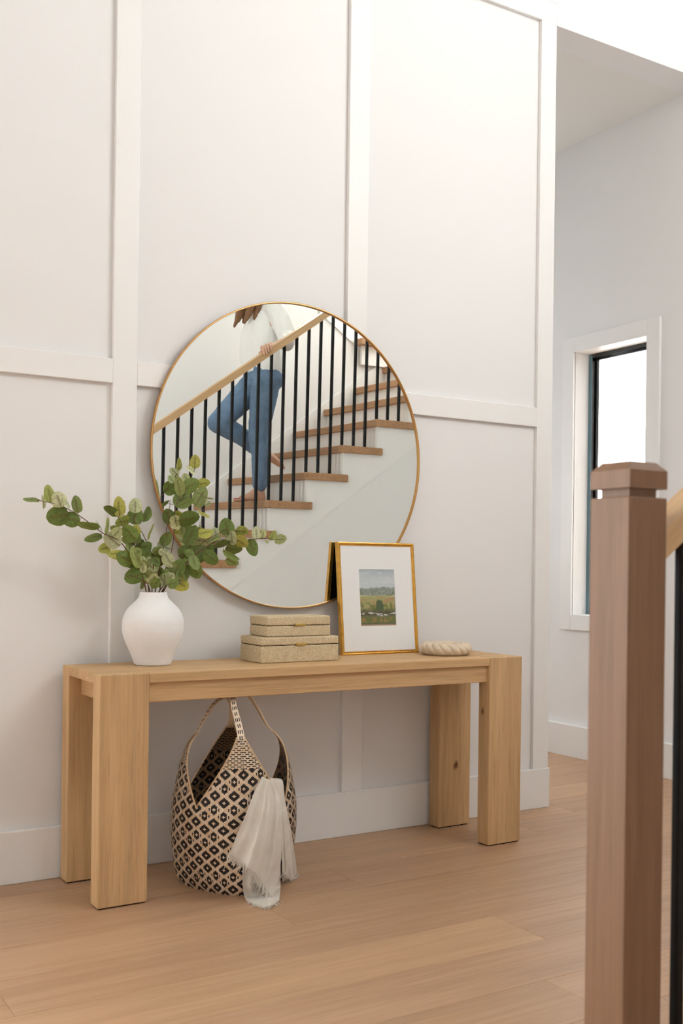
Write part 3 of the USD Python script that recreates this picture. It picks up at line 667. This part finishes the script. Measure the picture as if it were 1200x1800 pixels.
# ------------------------------------------------------------------ woven tote under the table
BC, BT = np.array([1.672, -0.357]), math.radians(-108.0)
_zk = [0, .03, .1, .2, .27, .36, .44, .49, .52, .545]
_D = PchipInterpolator(_zk, [.184, .201, .2155, .223, .2215, .208, .190, .170, .147, .118])
_N = PchipInterpolator(_zk, [1.3, 1.35, 1.5, 1.75, 1.9, 1.9, 1.9, 1.9, 1.9, 1.9])
def bag_point(psi, z, off=0.0):
    n = _N(z)
    r = _D(z) / (abs(np.cos(psi)) ** n + abs(np.sin(psi)) ** n) ** (1 / n) + off
    return np.stack([BC[0] + r * np.cos(psi + BT), BC[1] + r * np.sin(psi + BT), z + 0 * r], -1)
ZP, ZV, PH0 = 0.530, 0.300, 0.105
def rim_height(psi):
    phi = abs((psi + PI / 4) % (PI / 2) - PI / 4)
    return np.where(phi < PH0, ZP, ZP - (ZP - ZV) * (np.clip((phi - PH0) / (PI / 4 - PH0), 0, 1)) ** 0.92)
STRAW = np.array(lin(224, 192, 155))
PALE = np.array(lin(238, 218, 196))
INK = np.array(lin(38, 30, 27))
WEAVE = tinted('woven_straw', rough=0.62, spec=0.35)
to = thing('woven_tote', 'straw tote bag woven with black diamonds standing on the floor under the table', 'bag')
NC, NR, zr = 320, 162, ZP / 162
rng = np.random.default_rng(4)
psi_e = np.linspace(0, 2 * PI, NC + 1)
pc = (psi_e[:-1] + psi_e[1:]) / 2
zc = (np.arange(NR) + 0.5) * zr
PSI, ZC = np.meshgrid(pc, zc, indexing='ij')
keep = ZC < rim_height(PSI) + zr * 0.5
ci, ri = np.meshgrid(np.arange(NC), np.arange(NR), indexing='ij')
def motif(ci, ri):
    black = np.zeros(ci.shape, bool)
    for ox, oy in ((0, 0), (8, 7)):
        a = (ci - ox + 8) % 16 - 8 + 0.0
        b = (ri - oy + 7) % 14 - 7 + 0.0
        d = abs(a) / 5.0 + abs(b) / 5.3 < 1
        cross = ((abs(a) <= 1) & (abs(b) < 0.6)) | ((abs(a) < 0.6) & (abs(b) <= 1.2))
        idx = ((ci - ox + 8) // 16) * 7 + ((ri - oy + 7) // 14) * 13
        striped = ((idx * 2654435761) % 97 < 34) & (abs(a) % 2 == 1) & (abs(a) > 1.5) & (abs(b) < 4)
        black |= d & ~cross & ~striped
    return black
black = motif(ci, ri)
top = ZC > 0.432
dash = ((ri % 2) == 0) & (((ci + (ri // 2) * 3) % 6) < 4)
black = np.where(top, dash, black)
tone = rng.uniform(0.86, 1.1, ci.shape)
strip = rng.uniform(0, 1, (NC, 1)) * 0.5 + 0.5 * (((ci // 8 + ri // 7) % 3) / 2)
light = STRAW * (1 - strip[..., None]) + PALE * strip[..., None]
colour = np.where(black[..., None], INK * rng.uniform(0.7, 1.5, ci.shape)[..., None], light * tone[..., None])
def grid_mesh(off, sel, flip=False):
    lift = np.where((ci + ri) % 2 == 0, 0.0007, -0.0002)
    i, j = ci[sel], ri[sel]
    o = (lift[sel] + off)[:, None]
    v = np.stack([bag_point(psi_e[i + a], (j + b) * zr, 0) for a, b in ((0, 0), (1, 0), (1, 1), (0, 1))], 1)
    mid = psi_e[i] + BT
    n = np.stack([np.cos(mid), np.sin(mid), 0 * mid], -1)
    v = v + n[:, None, :] * o[..., None]
    k = np.arange(len(i))[:, None] * 4
    f = np.vstack([k + (0, 1, 2), k + (0, 2, 3)])
    return (v.reshape(-1, 3), f[:, ::-1] if flip else f)
v, f = grid_mesh(0.0, keep)
fc = np.vstack([colour[keep], colour[keep]])
part(to, 'body', (v, f), WEAVE, label='straw body woven with rows of black diamonds', facecol=fc)
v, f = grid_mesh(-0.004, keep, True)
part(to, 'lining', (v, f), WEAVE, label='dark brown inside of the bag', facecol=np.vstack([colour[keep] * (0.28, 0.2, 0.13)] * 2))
b0 = bag_point(psi_e[:-1], np.full(NC, 0.001), -0.001)
part(to, 'base', (np.vstack([b0, [[BC[0], BC[1], 0.001]]]), np.array([(NC, (k + 1) % NC, k) for k in range(NC)])), plain('dark_straw', (70, 54, 42), rough=0.8))
CORD = plain('straw_binding', (206, 172, 134), rough=0.65, mottle=0.15, mscale=220.0)
pr = np.linspace(0, 2 * PI, 721)
for q in range(4):
    a = np.linspace(q * PI / 2 + PH0, (q + 1) * PI / 2 - PH0, 121)
    c = bag_point(a, rim_height(a), -0.001)
    part(to, 'rim_binding', tube(c, 0.0031, 8), CORD, smooth=True)
def strap(pts, w0, w1, out0, out1):
    c = curve(pts, 97)
    n = len(c)
    t = np.gradient(c, axis=0); t /= np.linalg.norm(t, axis=1, keepdims=True)
    s = np.linspace(0, 1, n)[:, None]
    wv = w0 * (1 - s) + w1 * s
    wv -= t * (wv * t).sum(1, keepdims=True); wv /= np.linalg.norm(wv, axis=1, keepdims=True)
    nv = np.cross(t, wv)
    if nv[0] @ out0 < 0: nv = -nv
    k = 7
    width = 0.0125 * (1 - 0.25 * np.sin(PI * s))
    rows_o = [c + wv * width * (2 * a / k - 1) + nv * 0.0022 for a in range(k + 1)]
    rows_i = [c + wv * width * (2 * a / k - 1) - nv * 0.0022 for a in range(k + 1)]
    P = np.stack(rows_o + rows_i[::-1], 1)                 # n x 16 around
    m = P.shape[1]
    v, f, fc = [], [], []
    for i in range(n - 1):
        for a in range(m):
            b = (a + 1) % m
            q = len(v)
            v += [P[i, a], P[i, b], P[i + 1, b], P[i + 1, a]]
            f += [(q, q + 1, q + 2), (q, q + 2, q + 3)]
            dot = 0 < a < k - 1 and i % 5 < 3 and a % 2 == (i // 5) % 2
            col_ = INK if dot else (PALE if a < k else STRAW * 0.9)
            fc += [col_, col_]
    return (np.array(v), np.array(f)), np.array(fc)
rad = lambda psi: np.array([math.cos(psi + BT), math.sin(psi + BT), 0.0])
tan = lambda psi: np.array([-math.sin(psi + BT), math.cos(psi + BT), 0.0])
Lp, Bp, Fp, Rp = (bag_point(np.array(p_), np.array(0.524)) for p_ in (-PI / 2, PI, 0.0, PI / 2))
m_, c_ = strap([Lp, [1.58, -.308, .588], [1.62, -.296, .629], [1.659, -.285, .643], [1.689, -.274, .632], [1.704, -.262, .601], [1.708, -.251, .56], Bp], tan(-PI / 2), -tan(PI), rad(-PI / 2), rad(PI))
part(to, 'handle', m_, WEAVE, facecol=c_)
m_, c_ = strap([Fp, [1.633, -.455, .583], [1.634, -.425, .625], [1.646, -.39, .660], [1.669, -.37, .681], [1.699, -.365, .677], [1.726, -.37, .647], [1.751, -.38, .606], [1.776, -.39, .557], Rp], tan(0.0), -tan(PI / 2), rad(0.0), rad(PI / 2))
part(to, 'handle', m_, WEAVE, facecol=c_)

# ------------------------------------------------------------------ linen throw hanging out of the tote
THROW = {"A":[[[1679,-552,406],[1686,-553,402],[1692,-553,399],[1698,-553,396],[1705,-553,393],[1712,-553,389]],[[1651,-570,375],[1667,-572,368],[1684,-573,362],[1701,-573,355],[1720,-571,347],[1739,-568,339]],[[1627,-582,342],[1648,-588,332],[1670,-591,322],[1692,-592,310],[1716,-591,298],[1741,-586,284]],[[1606,-593,309],[1629,-600,296],[1654,-605,282],[1680,-606,265],[1708,-603,247],[1739,-594,227]],[[1587,-599,274],[1614,-607,258],[1642,-612,240],[1672,-612,219],[1702,-607,195],[1738,-593,168]],[[1569,-600,240],[1598,-611,220],[1630,-617,199],[1663,-615,173],[1697,-606,142],[1738,-586,108]],[[1553,-599,204],[1583,-613,183],[1617,-619,158],[1652,-615,127],[1688,-603,90],[1734,-576,48]],[[1539,-594,167],[1569,-610,145],[1602,-619,118],[1637,-615,84],[1672,-598,40],[1699,-602,4]]],"B":[[[1609,-584,175],[1632,-587,173],[1657,-587,170],[1684,-583,165],[1714,-575,160],[1747,-562,153]],[[1604,-583,151],[1628,-587,148],[1655,-586,144],[1684,-581,139],[1716,-572,133],[1751,-556,125]],[[1600,-582,126],[1625,-585,123],[1654,-584,118],[1685,-578,112],[1718,-567,106],[1756,-549,97]],[[1597,-581,101],[1623,-584,97],[1653,-581,91],[1686,-573,83],[1722,-560,77],[1762,-541,69]],[[1597,-580,76],[1624,-581,70],[1656,-576,61],[1691,-565,52],[1728,-550,46],[1769,-528,39]],[[1600,-577,50],[1629,-576,41],[1662,-567,30],[1701,-549,17],[1739,-531,12],[1784,-502,4]],[[1606,-572,22],[1638,-562,8],[1658,-578,4],[1675,-601,4],[1708,-589,4],[1742,-576,4]],[[1607,-591,4],[1614,-626,4],[1622,-659,4],[1634,-685,4],[1667,-666,4],[1702,-645,4]]],"C":[[[1713,-551,389],[1723,-549,387],[1734,-547,385],[1745,-543,383],[1757,-539,380],[1769,-534,378]],[[1728,-562,347],[1736,-561,345],[1743,-559,342],[1752,-556,340],[1760,-553,338],[1768,-550,336]],[[1740,-572,304],[1746,-571,301],[1752,-569,298],[1758,-567,296],[1764,-565,294],[1770,-562,292]],[[1739,-579,260],[1747,-576,256],[1756,-573,252],[1765,-569,248],[1773,-566,247],[1781,-562,246]],[[1744,-576,213],[1755,-572,207],[1766,-566,201],[1779,-559,195],[1789,-553,195],[1800,-547,196]],[[1750,-569,164],[1765,-560,155],[1781,-550,147],[1799,-537,138],[1811,-529,139],[1824,-521,141]],[[1760,-554,113],[1779,-541,101],[1800,-524,88],[1825,-502,74],[1841,-491,77],[1856,-478,80]],[[1774,-532,59],[1799,-511,42],[1832,-476,20],[1859,-454,4],[1875,-443,9],[1883,-443,21]]]}
LINEN = look('washed_linen', {
    'g': ('geometry', {}), 'n': ('noise_texture', {'scale': 420.0, 'detail': 2.0}), 'n2': ('noise_texture', {'scale': 22.0, 'detail': 4.0}),
    'r': ('rgb_ramp', {'ramp': [(0.3, lin(234, 225, 212)), (0.7, lin(243, 236, 226))]}), 'bp': ('bump', {'strength': 0.35, 'distance': 0.0012}),
    'x': ('mix', {'mix_type': 'mix', 'fac': 0.5}), 'p': ('principled_bsdf', {'roughness': 0.9, 'specular_ior_level': 0.15, 'sheen_weight': 0.2}),
    't': ('translucent_bsdf', {}), 'mx': ('mix_closure', {'fac': 0.18})},
    [('g.position', 'n.vector'), ('g.position', 'n2.vector'), ('n.fac', 'x.color1'), ('n2.fac', 'x.color2'), ('n2.fac', 'r.fac'), ('r.color', 'p.base_color'), ('r.color', 't.color'),
     ('x.color', 'bp.height'), ('bp.normal', 'p.normal'), ('p.BSDF', 'mx.closure1'), ('t.BSDF', 'mx.closure2')], 'mx.closure')
th = thing('linen_throw', 'pale washed linen throw with frayed edges spilling out of the woven tote', 'throw')
FACE = np.array([-0.42, -0.9, 0.1])
fray = []
def sheet(key, folds, phase, tuck=None, lift=0.0):
    g = np.array(THROW[key], float) / 1000
    if tuck is not None:
        back = g[0] + np.array(tuck)
        g = np.concatenate([back[None], ((back + g[0]) / 2 + (0, 0, 0.018))[None], g])
    nr, nc = 70, 48
    a = np.linspace(0, 1, g.shape[0]); b = np.linspace(0, 1, g.shape[1])
    q = CubicSpline(a, g, axis=0)(np.linspace(0, 1, nr))
    q = CubicSpline(b, q, axis=1)(np.linspace(0, 1, nc))
    s, t = np.meshgrid(np.linspace(0, 1, nr), np.linspace(0, 1, nc), indexing='ij')
    wide = np.linalg.norm(q[:, -1] - q[:, 0], axis=1)[:, None]
    amp = 0.3 * np.minimum(wide / 0.16, 1.0) * np.clip(s * 2.2, 0.25, 1)
    wv = sum(w * np.sin(2 * PI * (k * t + ph + 0.25 * s)) for k, w, ph in folds)
    nz = meshkit.fbm(np.stack([t * 5 + phase, s * 4, 0 * s], -1), 3, 7) - 0.5
    q = q + ((wv * amp + nz * 0.022 * amp * 2)[..., None] + lift) * FACE
    q[..., 2] = np.maximum(q[..., 2], 0.004)
    fr_ = np.gradient(q, axis=1); dn = np.gradient(q, axis=0)
    nv = np.cross(fr_, dn); nv /= np.maximum(np.linalg.norm(nv, axis=-1, keepdims=True), 1e-9)
    idx = np.arange(nr * nc).reshape(nr, nc)
    f1 = np.concatenate([np.stack([idx[:-1, :-1], idx[1:, :-1], idx[1:, 1:]], -1).reshape(-1, 3), np.stack([idx[:-1, :-1], idx[1:, 1:], idx[:-1, 1:]], -1).reshape(-1, 3)])
    front, rear = q.reshape(-1, 3), (q - nv * 0.0009 * np.sign((nv @ FACE))[..., None]).reshape(-1, 3)
    ring = np.r_[idx[0, :], idx[1:, -1], idx[-1, -2::-1], idx[-2:0:-1, 0]]
    nn = nr * nc
    rim = np.array([x for u_, w_ in zip(ring, np.roll(ring, -1)) for x in ((u_, w_, w_ + nn), (u_, w_ + nn, u_ + nn))])
    edge = [(q[-1, k], q[-1, k] - q[-2, k]) for k in range(nc)]
    return trimesh.Trimesh(np.vstack([front, rear]), np.vstack([f1, f1[:, ::-1] + nn, rim]), process=False), edge
sheets = [sheet('A', [(2.3, 0.024, 0.1), (4.6, 0.012, 0.37)], 0.0, tuck=(0.02, 0.11, -0.05)),
          sheet('B', [(1.7, 0.016, 0.6), (3.9, 0.008, 0.2)], 3.0),
          sheet('C', [(1.6, 0.018, 0.35), (3.5, 0.008, 0.1)], 6.0, tuck=(0.01, 0.10, -0.05))]
part(th, 'cloth', cat(*[m for m, e in sheets]), LINEN, smooth=60)
rng = np.random.default_rng(8)
for m, e in sheets:
    for k in range(len(e) - 1):
        for _ in range(3):
            w = rng.uniform()
            p0, d = e[k][0] * (1 - w) + e[k + 1][0] * w, e[k][1] / np.linalg.norm(e[k][1])
            L = rng.uniform(0.008, 0.024)
            d = d + rng.normal(0, 0.35, 3) + (0, 0, -0.25)
            p1 = p0 + d * L * 0.5; p2 = p1 + (d + rng.normal(0, 0.5, 3)) * L * 0.5
            q = np.array([p0 - d * 0.002, p1, p2]); q[:, 2] = np.maximum(q[:, 2], 0.002)
            fray.append(tube(q, [0.0013, 0.0010, 0.0006], 4))
part(th, 'fringe', cat(*fray), LINEN, label='short frayed threads along the hem', kind='stuff')

# ------------------------------------------------------------------ person coming down the stairs, seen in the mirror
def V3(*a): return np.array(a, float)
def limb(chain, seg=20):
    """One Manifold from chains of (joint, radius): hulls of neighbouring spheres."""
    out = []
    for ch in chain:
        for (a, ra), (b, rb) in zip(ch[:-1], ch[1:]):
            out.append(m3.Manifold.batch_hull([m3.Manifold.sphere(ra, seg).translate(tuple(map(float, a))), m3.Manifold.sphere(rb, seg).translate(tuple(map(float, b)))]))
    return out
def ellipsoid(c, r, seg=28):
    return m3.Manifold.sphere(1.0, seg).scale(tuple(map(float, r))).translate(tuple(map(float, c)))
def skinned(parts, fine=0.012, rounds=12, hem=None):
    m = m3.Manifold.batch_boolean(parts, m3.OpType.Add)
    if hem:
        m = m.trim_by_plane(*hem)
    m = m.refine_to_length(fine)
    k = m.to_mesh()
    t = trimesh.Trimesh(np.array(k.vert_properties[:, :3], float), np.array(k.tri_verts), process=True)
    trimesh.smoothing.filter_taubin(t, lamb=0.5, nu=0.53, iterations=rounds)
    return t
ZT = ZA                                              # she stands on this tread
hipR, kneeR, ankR = V3(3.405, -2.87, 2.325), V3(3.365, -2.895, 1.945), V3(3.405, -2.93, 1.575)
hipL, kneeL, ankL = V3(3.420, -3.04, 2.335), V3(3.135, -3.06, 2.030), V3(3.480, -3.07, 1.850)
heelR, ballR = V3(3.425, -2.935, ZT + 0.030), V3(3.275, -2.95, ZT + 0.022)
heelL, ballL = V3(3.515, -3.07, 1.835), V3(3.635, -3.07, 1.775)
pelvis, waist, chest, neck = V3(3.418, -2.955, 2.380), V3(3.425, -2.95, 2.50), V3(3.415, -2.95, 2.70), V3(3.385, -2.95, 2.905)
head = V3(3.345, -2.95, 3.035)
shR, elR, wrR = V3(3.425, -2.785, 2.800), V3(3.465, -2.665, 2.600), V3(3.300, -2.545, 2.512)
shL, elL, wrL = V3(3.425, -3.115, 2.815), V3(3.520, -3.190, 2.570), V3(3.500, -3.180, 2.360)
palmR = V3(3.235, -2.505, 2.478)
palmL = V3(3.485, -3.175, 2.285)
B = limb([[(pelvis, 0.098), (waist, 0.09), (chest, 0.105), (V3(3.40, -2.95, 2.80), 0.080), (neck, 0.048), (V3(3.370, -2.95, 2.95), 0.046)],
          [(shR, 0.052), (V3(3.405, -2.95, 2.845), 0.062), (shL, 0.052)],
          [(V3(3.415, -2.865, 2.69), 0.085), (V3(3.415, -3.035, 2.69), 0.085)],
          [(hipR, 0.085), (hipL, 0.085)],
          [(hipR, 0.086), (kneeR, 0.056), (V3(3.395, -2.90, 1.80), 0.054), (ankR, 0.034), (heelR, 0.030)],
          [(hipL, 0.086), (kneeL, 0.056), (V3(3.30, -3.065, 1.965), 0.053), (ankL, 0.034), (heelL, 0.029)],
          [(heelR, 0.029), (V3(3.345, -2.94, ZT + 0.040), 0.030), (ballR, 0.021)], [(ankR, 0.033), (V3(3.345, -2.94, ZT + 0.045), 0.028)],
          [(heelL, 0.029), (V3(3.575, -3.07, 1.812), 0.028), (ballL, 0.021)], [(ankL, 0.033), (V3(3.575, -3.07, 1.815), 0.026)],
          [(shR, 0.048), (elR, 0.038), (V3(3.42, -2.61, 2.56), 0.037), (wrR, 0.025), (palmR, 0.027)],
          [(shL, 0.048), (elL, 0.038), (V3(3.515, -3.187, 2.49), 0.037), (wrL, 0.025), (palmL, 0.027)]])
for k, (dy, ln) in enumerate(((-0.026, 0.038), (-0.012, 0.036), (0.0, 0.032), (0.012, 0.028), (0.022, 0.023))):       # toes
    r_ = 0.0115 if k == 0 else 0.0085
    B += limb([[(ballR + (0, dy, -0.006), r_ + 0.003), (ballR + (-ln, dy * 1.15, -0.010), r_)]], 12)
    dl = V3(0.75, 0, -0.66)
    B += limb([[(ballL + (0, -dy, 0.0), r_ + 0.003), (ballL + dl * ln + (0, -dy * 0.15, 0), r_)]], 12)
# right hand resting on the rail: fingers curl over its far side, thumb along the near side
rz_ = lambda x: rail_z(x) + 0.0514
B += limb([[(wrR, 0.024), (palmR, 0.024), (V3(3.185, -2.50, rz_(3.185) + 0.024), 0.018)], [(palmR, 0.022), (V3(3.20, -2.475, rz_(3.20) + 0.026), 0.015)]], 14)
for k, (x0, ln) in enumerate(((3.172, 0.9), (3.188, 1.0), (3.205, 0.95), (3.222, 0.78))):
    zt = rz_(x0)
    p = [V3(x0 + 0.012, -2.488, zt + 0.022), V3(x0 - 0.008, -2.462, zt + 0.018), V3(x0 - 0.012, -2.441, zt + 0.004), V3(x0 - 0.008, -2.438, zt + 0.004 - 0.026 * ln)]
    B += limb([[(p[0], 0.0098), (p[1], 0.0090), (p[2], 0.0085), (p[3], 0.0076)]], 10)
B += limb([[(V3(3.245, -2.515, rz_(3.245) + 0.018), 0.012), (V3(3.205, -2.523, rz_(3.205) + 0.010), 0.0105), (V3(3.175, -2.524, rz_(3.175) - 0.002), 0.0088)]], 10)
for k, (dy, ln) in enumerate(((-0.026, 0.066), (-0.009, 0.074), (0.009, 0.070), (0.025, 0.055))):                    # relaxed left hand
    a = palmL + (-0.012, dy * 0.8, -0.020)
    B += limb([[(a, 0.0098), (a + V3(-0.35, dy * 1.2, -0.9) * ln * 0.5, 0.0088), (a + V3(-0.15, dy * 1.5, -0.97) * ln * 0.98, 0.0075)]], 10)
B += limb([[(palmL + (-0.004, 0.022, 0.012), 0.0115), (palmL + (-0.030, 0.040, -0.018), 0.010), (palmL + (-0.036, 0.044, -0.045), 0.0085)]], 10)
# head bent forward, looking at the steps
tilt = math.radians(24)
hx = lambda x, y, z: head + V3(x * math.cos(tilt) - z * math.sin(tilt), y, z * math.cos(tilt) + x * math.sin(tilt))
def head_piece(c, r, seg=24):
    m = m3.Manifold.sphere(1.0, seg).scale(tuple(map(float, r))).translate(tuple(map(float, c)))
    return m.rotate((0.0, -math.degrees(tilt), 0.0)).translate(tuple(map(float, head)))
B += [head_piece((0.012, 0, 0.025), (0.092, 0.074, 0.095)), head_piece((-0.022, 0, -0.035), (0.066, 0.058, 0.078)), head_piece((-0.055, 0, -0.092), (0.026, 0.030, 0.022)),
      head_piece((-0.088, 0, -0.022), (0.017, 0.013, 0.022)), head_piece((-0.080, 0, 0.006), (0.012, 0.010, 0.026)), head_piece((-0.080, 0, -0.060), (0.012, 0.024, 0.009)),
      head_piece((0.005, 0.073, -0.015), (0.018, 0.010, 0.030), 14), head_piece((0.005, -0.073, -0.015), (0.018, 0.010, 0.030), 14)]
SKIN = plain('skin', (214, 168, 142), rough=0.55, spec=0.35)
DENIM = plain('blue_denim', (112, 136, 164), rough=0.9, spec=0.15, mottle=0.28, mscale=16.0, bump=(60.0, 0.2, 0.004))
BLOUSE = plain('white_cotton', (246, 245, 243), rough=0.85, spec=0.15, bump=(18.0, 0.35, 0.012))
HAIR = plain('brown_hair', (126, 88, 54), rough=0.5, mottle=0.35, mscale=40.0)
EYE = plain('eye', (40, 30, 24), rough=0.2)
NAIL = plain('red_nail', (176, 60, 56), rough=0.35)
pe = thing('person', 'barefoot person in white blouse and blue jeans walking down the stairs, seen in the mirror', 'person')
part(pe, 'body', skinned(B, 0.010, 8), SKIN, smooth=True)
WHITE = plain('eye_white', (232, 228, 222), rough=0.25)
LIP = plain('lips', (188, 112, 102), rough=0.45)
for s in (-1, 1):
    ey = part(pe, 'eye', ellipsoid(hx(-0.076, s * 0.030, -0.010), (0.010, 0.012, 0.0065), 16), WHITE, smooth=True)
    part(ey, 'iris', ellipsoid(hx(-0.0835, s * 0.030, -0.0115), (0.004, 0.005, 0.005), 12), EYE, smooth=True)
    part(pe, 'eyebrow', ellipsoid(hx(-0.083, s * 0.031, 0.012), (0.005, 0.016, 0.0028), 12), HAIR, smooth=True)
part(pe, 'lips', ellipsoid(hx(-0.087, 0, -0.061), (0.006, 0.019, 0.0055), 14), LIP, smooth=True)
for k, (dy, ln) in enumerate(((-0.026, 0.038), (-0.012, 0.036), (0.0, 0.032), (0.012, 0.028), (0.022, 0.023))):
    part(pe, 'toenail', ellipsoid(ballR + (-ln - 0.004, dy * 1.15, -0.002), (0.006, 0.0055 if k else 0.008, 0.003), 12), NAIL, label='red painted toenail', smooth=True)
J = limb([[(hipR, 0.104), (kneeR, 0.070), (V3(3.393, -2.90, 1.80), 0.065), (V3(3.402, -2.925, 1.605), 0.050)],
          [(hipL, 0.104), (kneeL, 0.074), (V3(3.30, -3.065, 1.965), 0.065), (V3(3.455, -3.068, 1.865), 0.050)],
          [(hipR + (0.02, -0.01, 0.02), 0.108), (hipL + (0.02, 0.01, 0.02), 0.108)], [(V3(3.418, -2.90, 2.375), 0.112), (V3(3.418, -3.01, 2.375), 0.112)],
          [(V3(3.42, -2.91, 2.43), 0.096), (V3(3.42, -2.99, 2.43), 0.096)]])
jt = skinned(J, 0.014, 10)
jn = meshkit.fbm(jt.vertices * (9, 9, 26), 3, 2) - 0.5
jt.vertices += jt.vertex_normals * (jn * 0.012)[:, None]
part(pe, 'jeans', jt, DENIM, smooth=True)
T = limb([[(V3(3.43, -2.90, 2.42), 0.122), (V3(3.405, -2.90, 2.60), 0.120), (V3(3.41, -2.90, 2.74), 0.108)],
          [(V3(3.43, -3.00, 2.42), 0.122), (V3(3.405, -3.00, 2.60), 0.120), (V3(3.41, -3.00, 2.74), 0.108)],
          [(V3(3.365, -2.95, 2.39), 0.092), (V3(3.345, -2.95, 2.48), 0.092), (V3(3.335, -2.95, 2.62), 0.090), (V3(3.38, -2.95, 2.76), 0.085)],
          [(V3(3.43, -2.90, 2.42), 0.12), (V3(3.43, -3.00, 2.42), 0.12)], [(V3(3.405, -2.90, 2.60), 0.12), (V3(3.405, -3.00, 2.60), 0.12)], [(V3(3.41, -2.90, 2.74), 0.108), (V3(3.41, -3.0, 2.74), 0.108)],
          [(V3(3.485, -2.93, 2.37), 0.075), (V3(3.475, -2.93, 2.50), 0.09)], [(V3(3.485, -2.99, 2.37), 0.075), (V3(3.475, -2.99, 2.50), 0.09)],
          [(shR, 0.070), (V3(3.405, -2.95, 2.83), 0.074), (shL, 0.070)],
          [(shR, 0.072), (elR, 0.066), (V3(3.41, -2.605, 2.555), 0.058)], [(shL, 0.072), (elL, 0.066), (V3(3.510, -3.184, 2.44), 0.056)]])
_hn = np.array([0.16, 0.0, 1.0]); _hn /= np.linalg.norm(_hn)
bt_ = skinned(T, 0.014, 10, hem=(tuple(_hn), float(_hn @ V3(3.42, -2.95, 2.365))))
bn = meshkit.fbm(bt_.vertices * (16, 16, 5), 3, 6) - 0.5
bt_.vertices += bt_.vertex_normals * (bn * 0.030)[:, None]
part(pe, 'blouse', bt_, BLOUSE, smooth=True)
HM = [head_piece((0.026, 0, 0.040), (0.098, 0.084, 0.098)), head_piece((0.050, 0, -0.020), (0.070, 0.080, 0.095))]
for s in (-1, 1):                                    # loose hair falling forward beside the face
    HM += limb([[(hx(0.03, s * 0.062, 0.03), 0.040), (hx(-0.005, s * 0.078, -0.06), 0.032), (V3(3.290, -2.95 + s * 0.080, 2.88), 0.034), (V3(3.262, -2.95 + s * 0.080, 2.78), 0.026), (V3(3.228, -2.95 + s * 0.074, 2.705), 0.008)],
                [(hx(0.05, s * 0.050, -0.03), 0.045), (V3(3.345, -2.95 + s * 0.080, 2.88), 0.036), (V3(3.322, -2.95 + s * 0.085, 2.80), 0.026), (V3(3.300, -2.95 + s * 0.085, 2.745), 0.008)]])
hm = skinned(HM, 0.010, 8)
hn = meshkit.fbm(hm.vertices * (90, 90, 8), 2, 3) - 0.5
hm.vertices += hm.vertex_normals * (hn * 0.012)[:, None]
part(pe, 'hair', hm, HAIR, label='long brown hair falling forward', smooth=True)
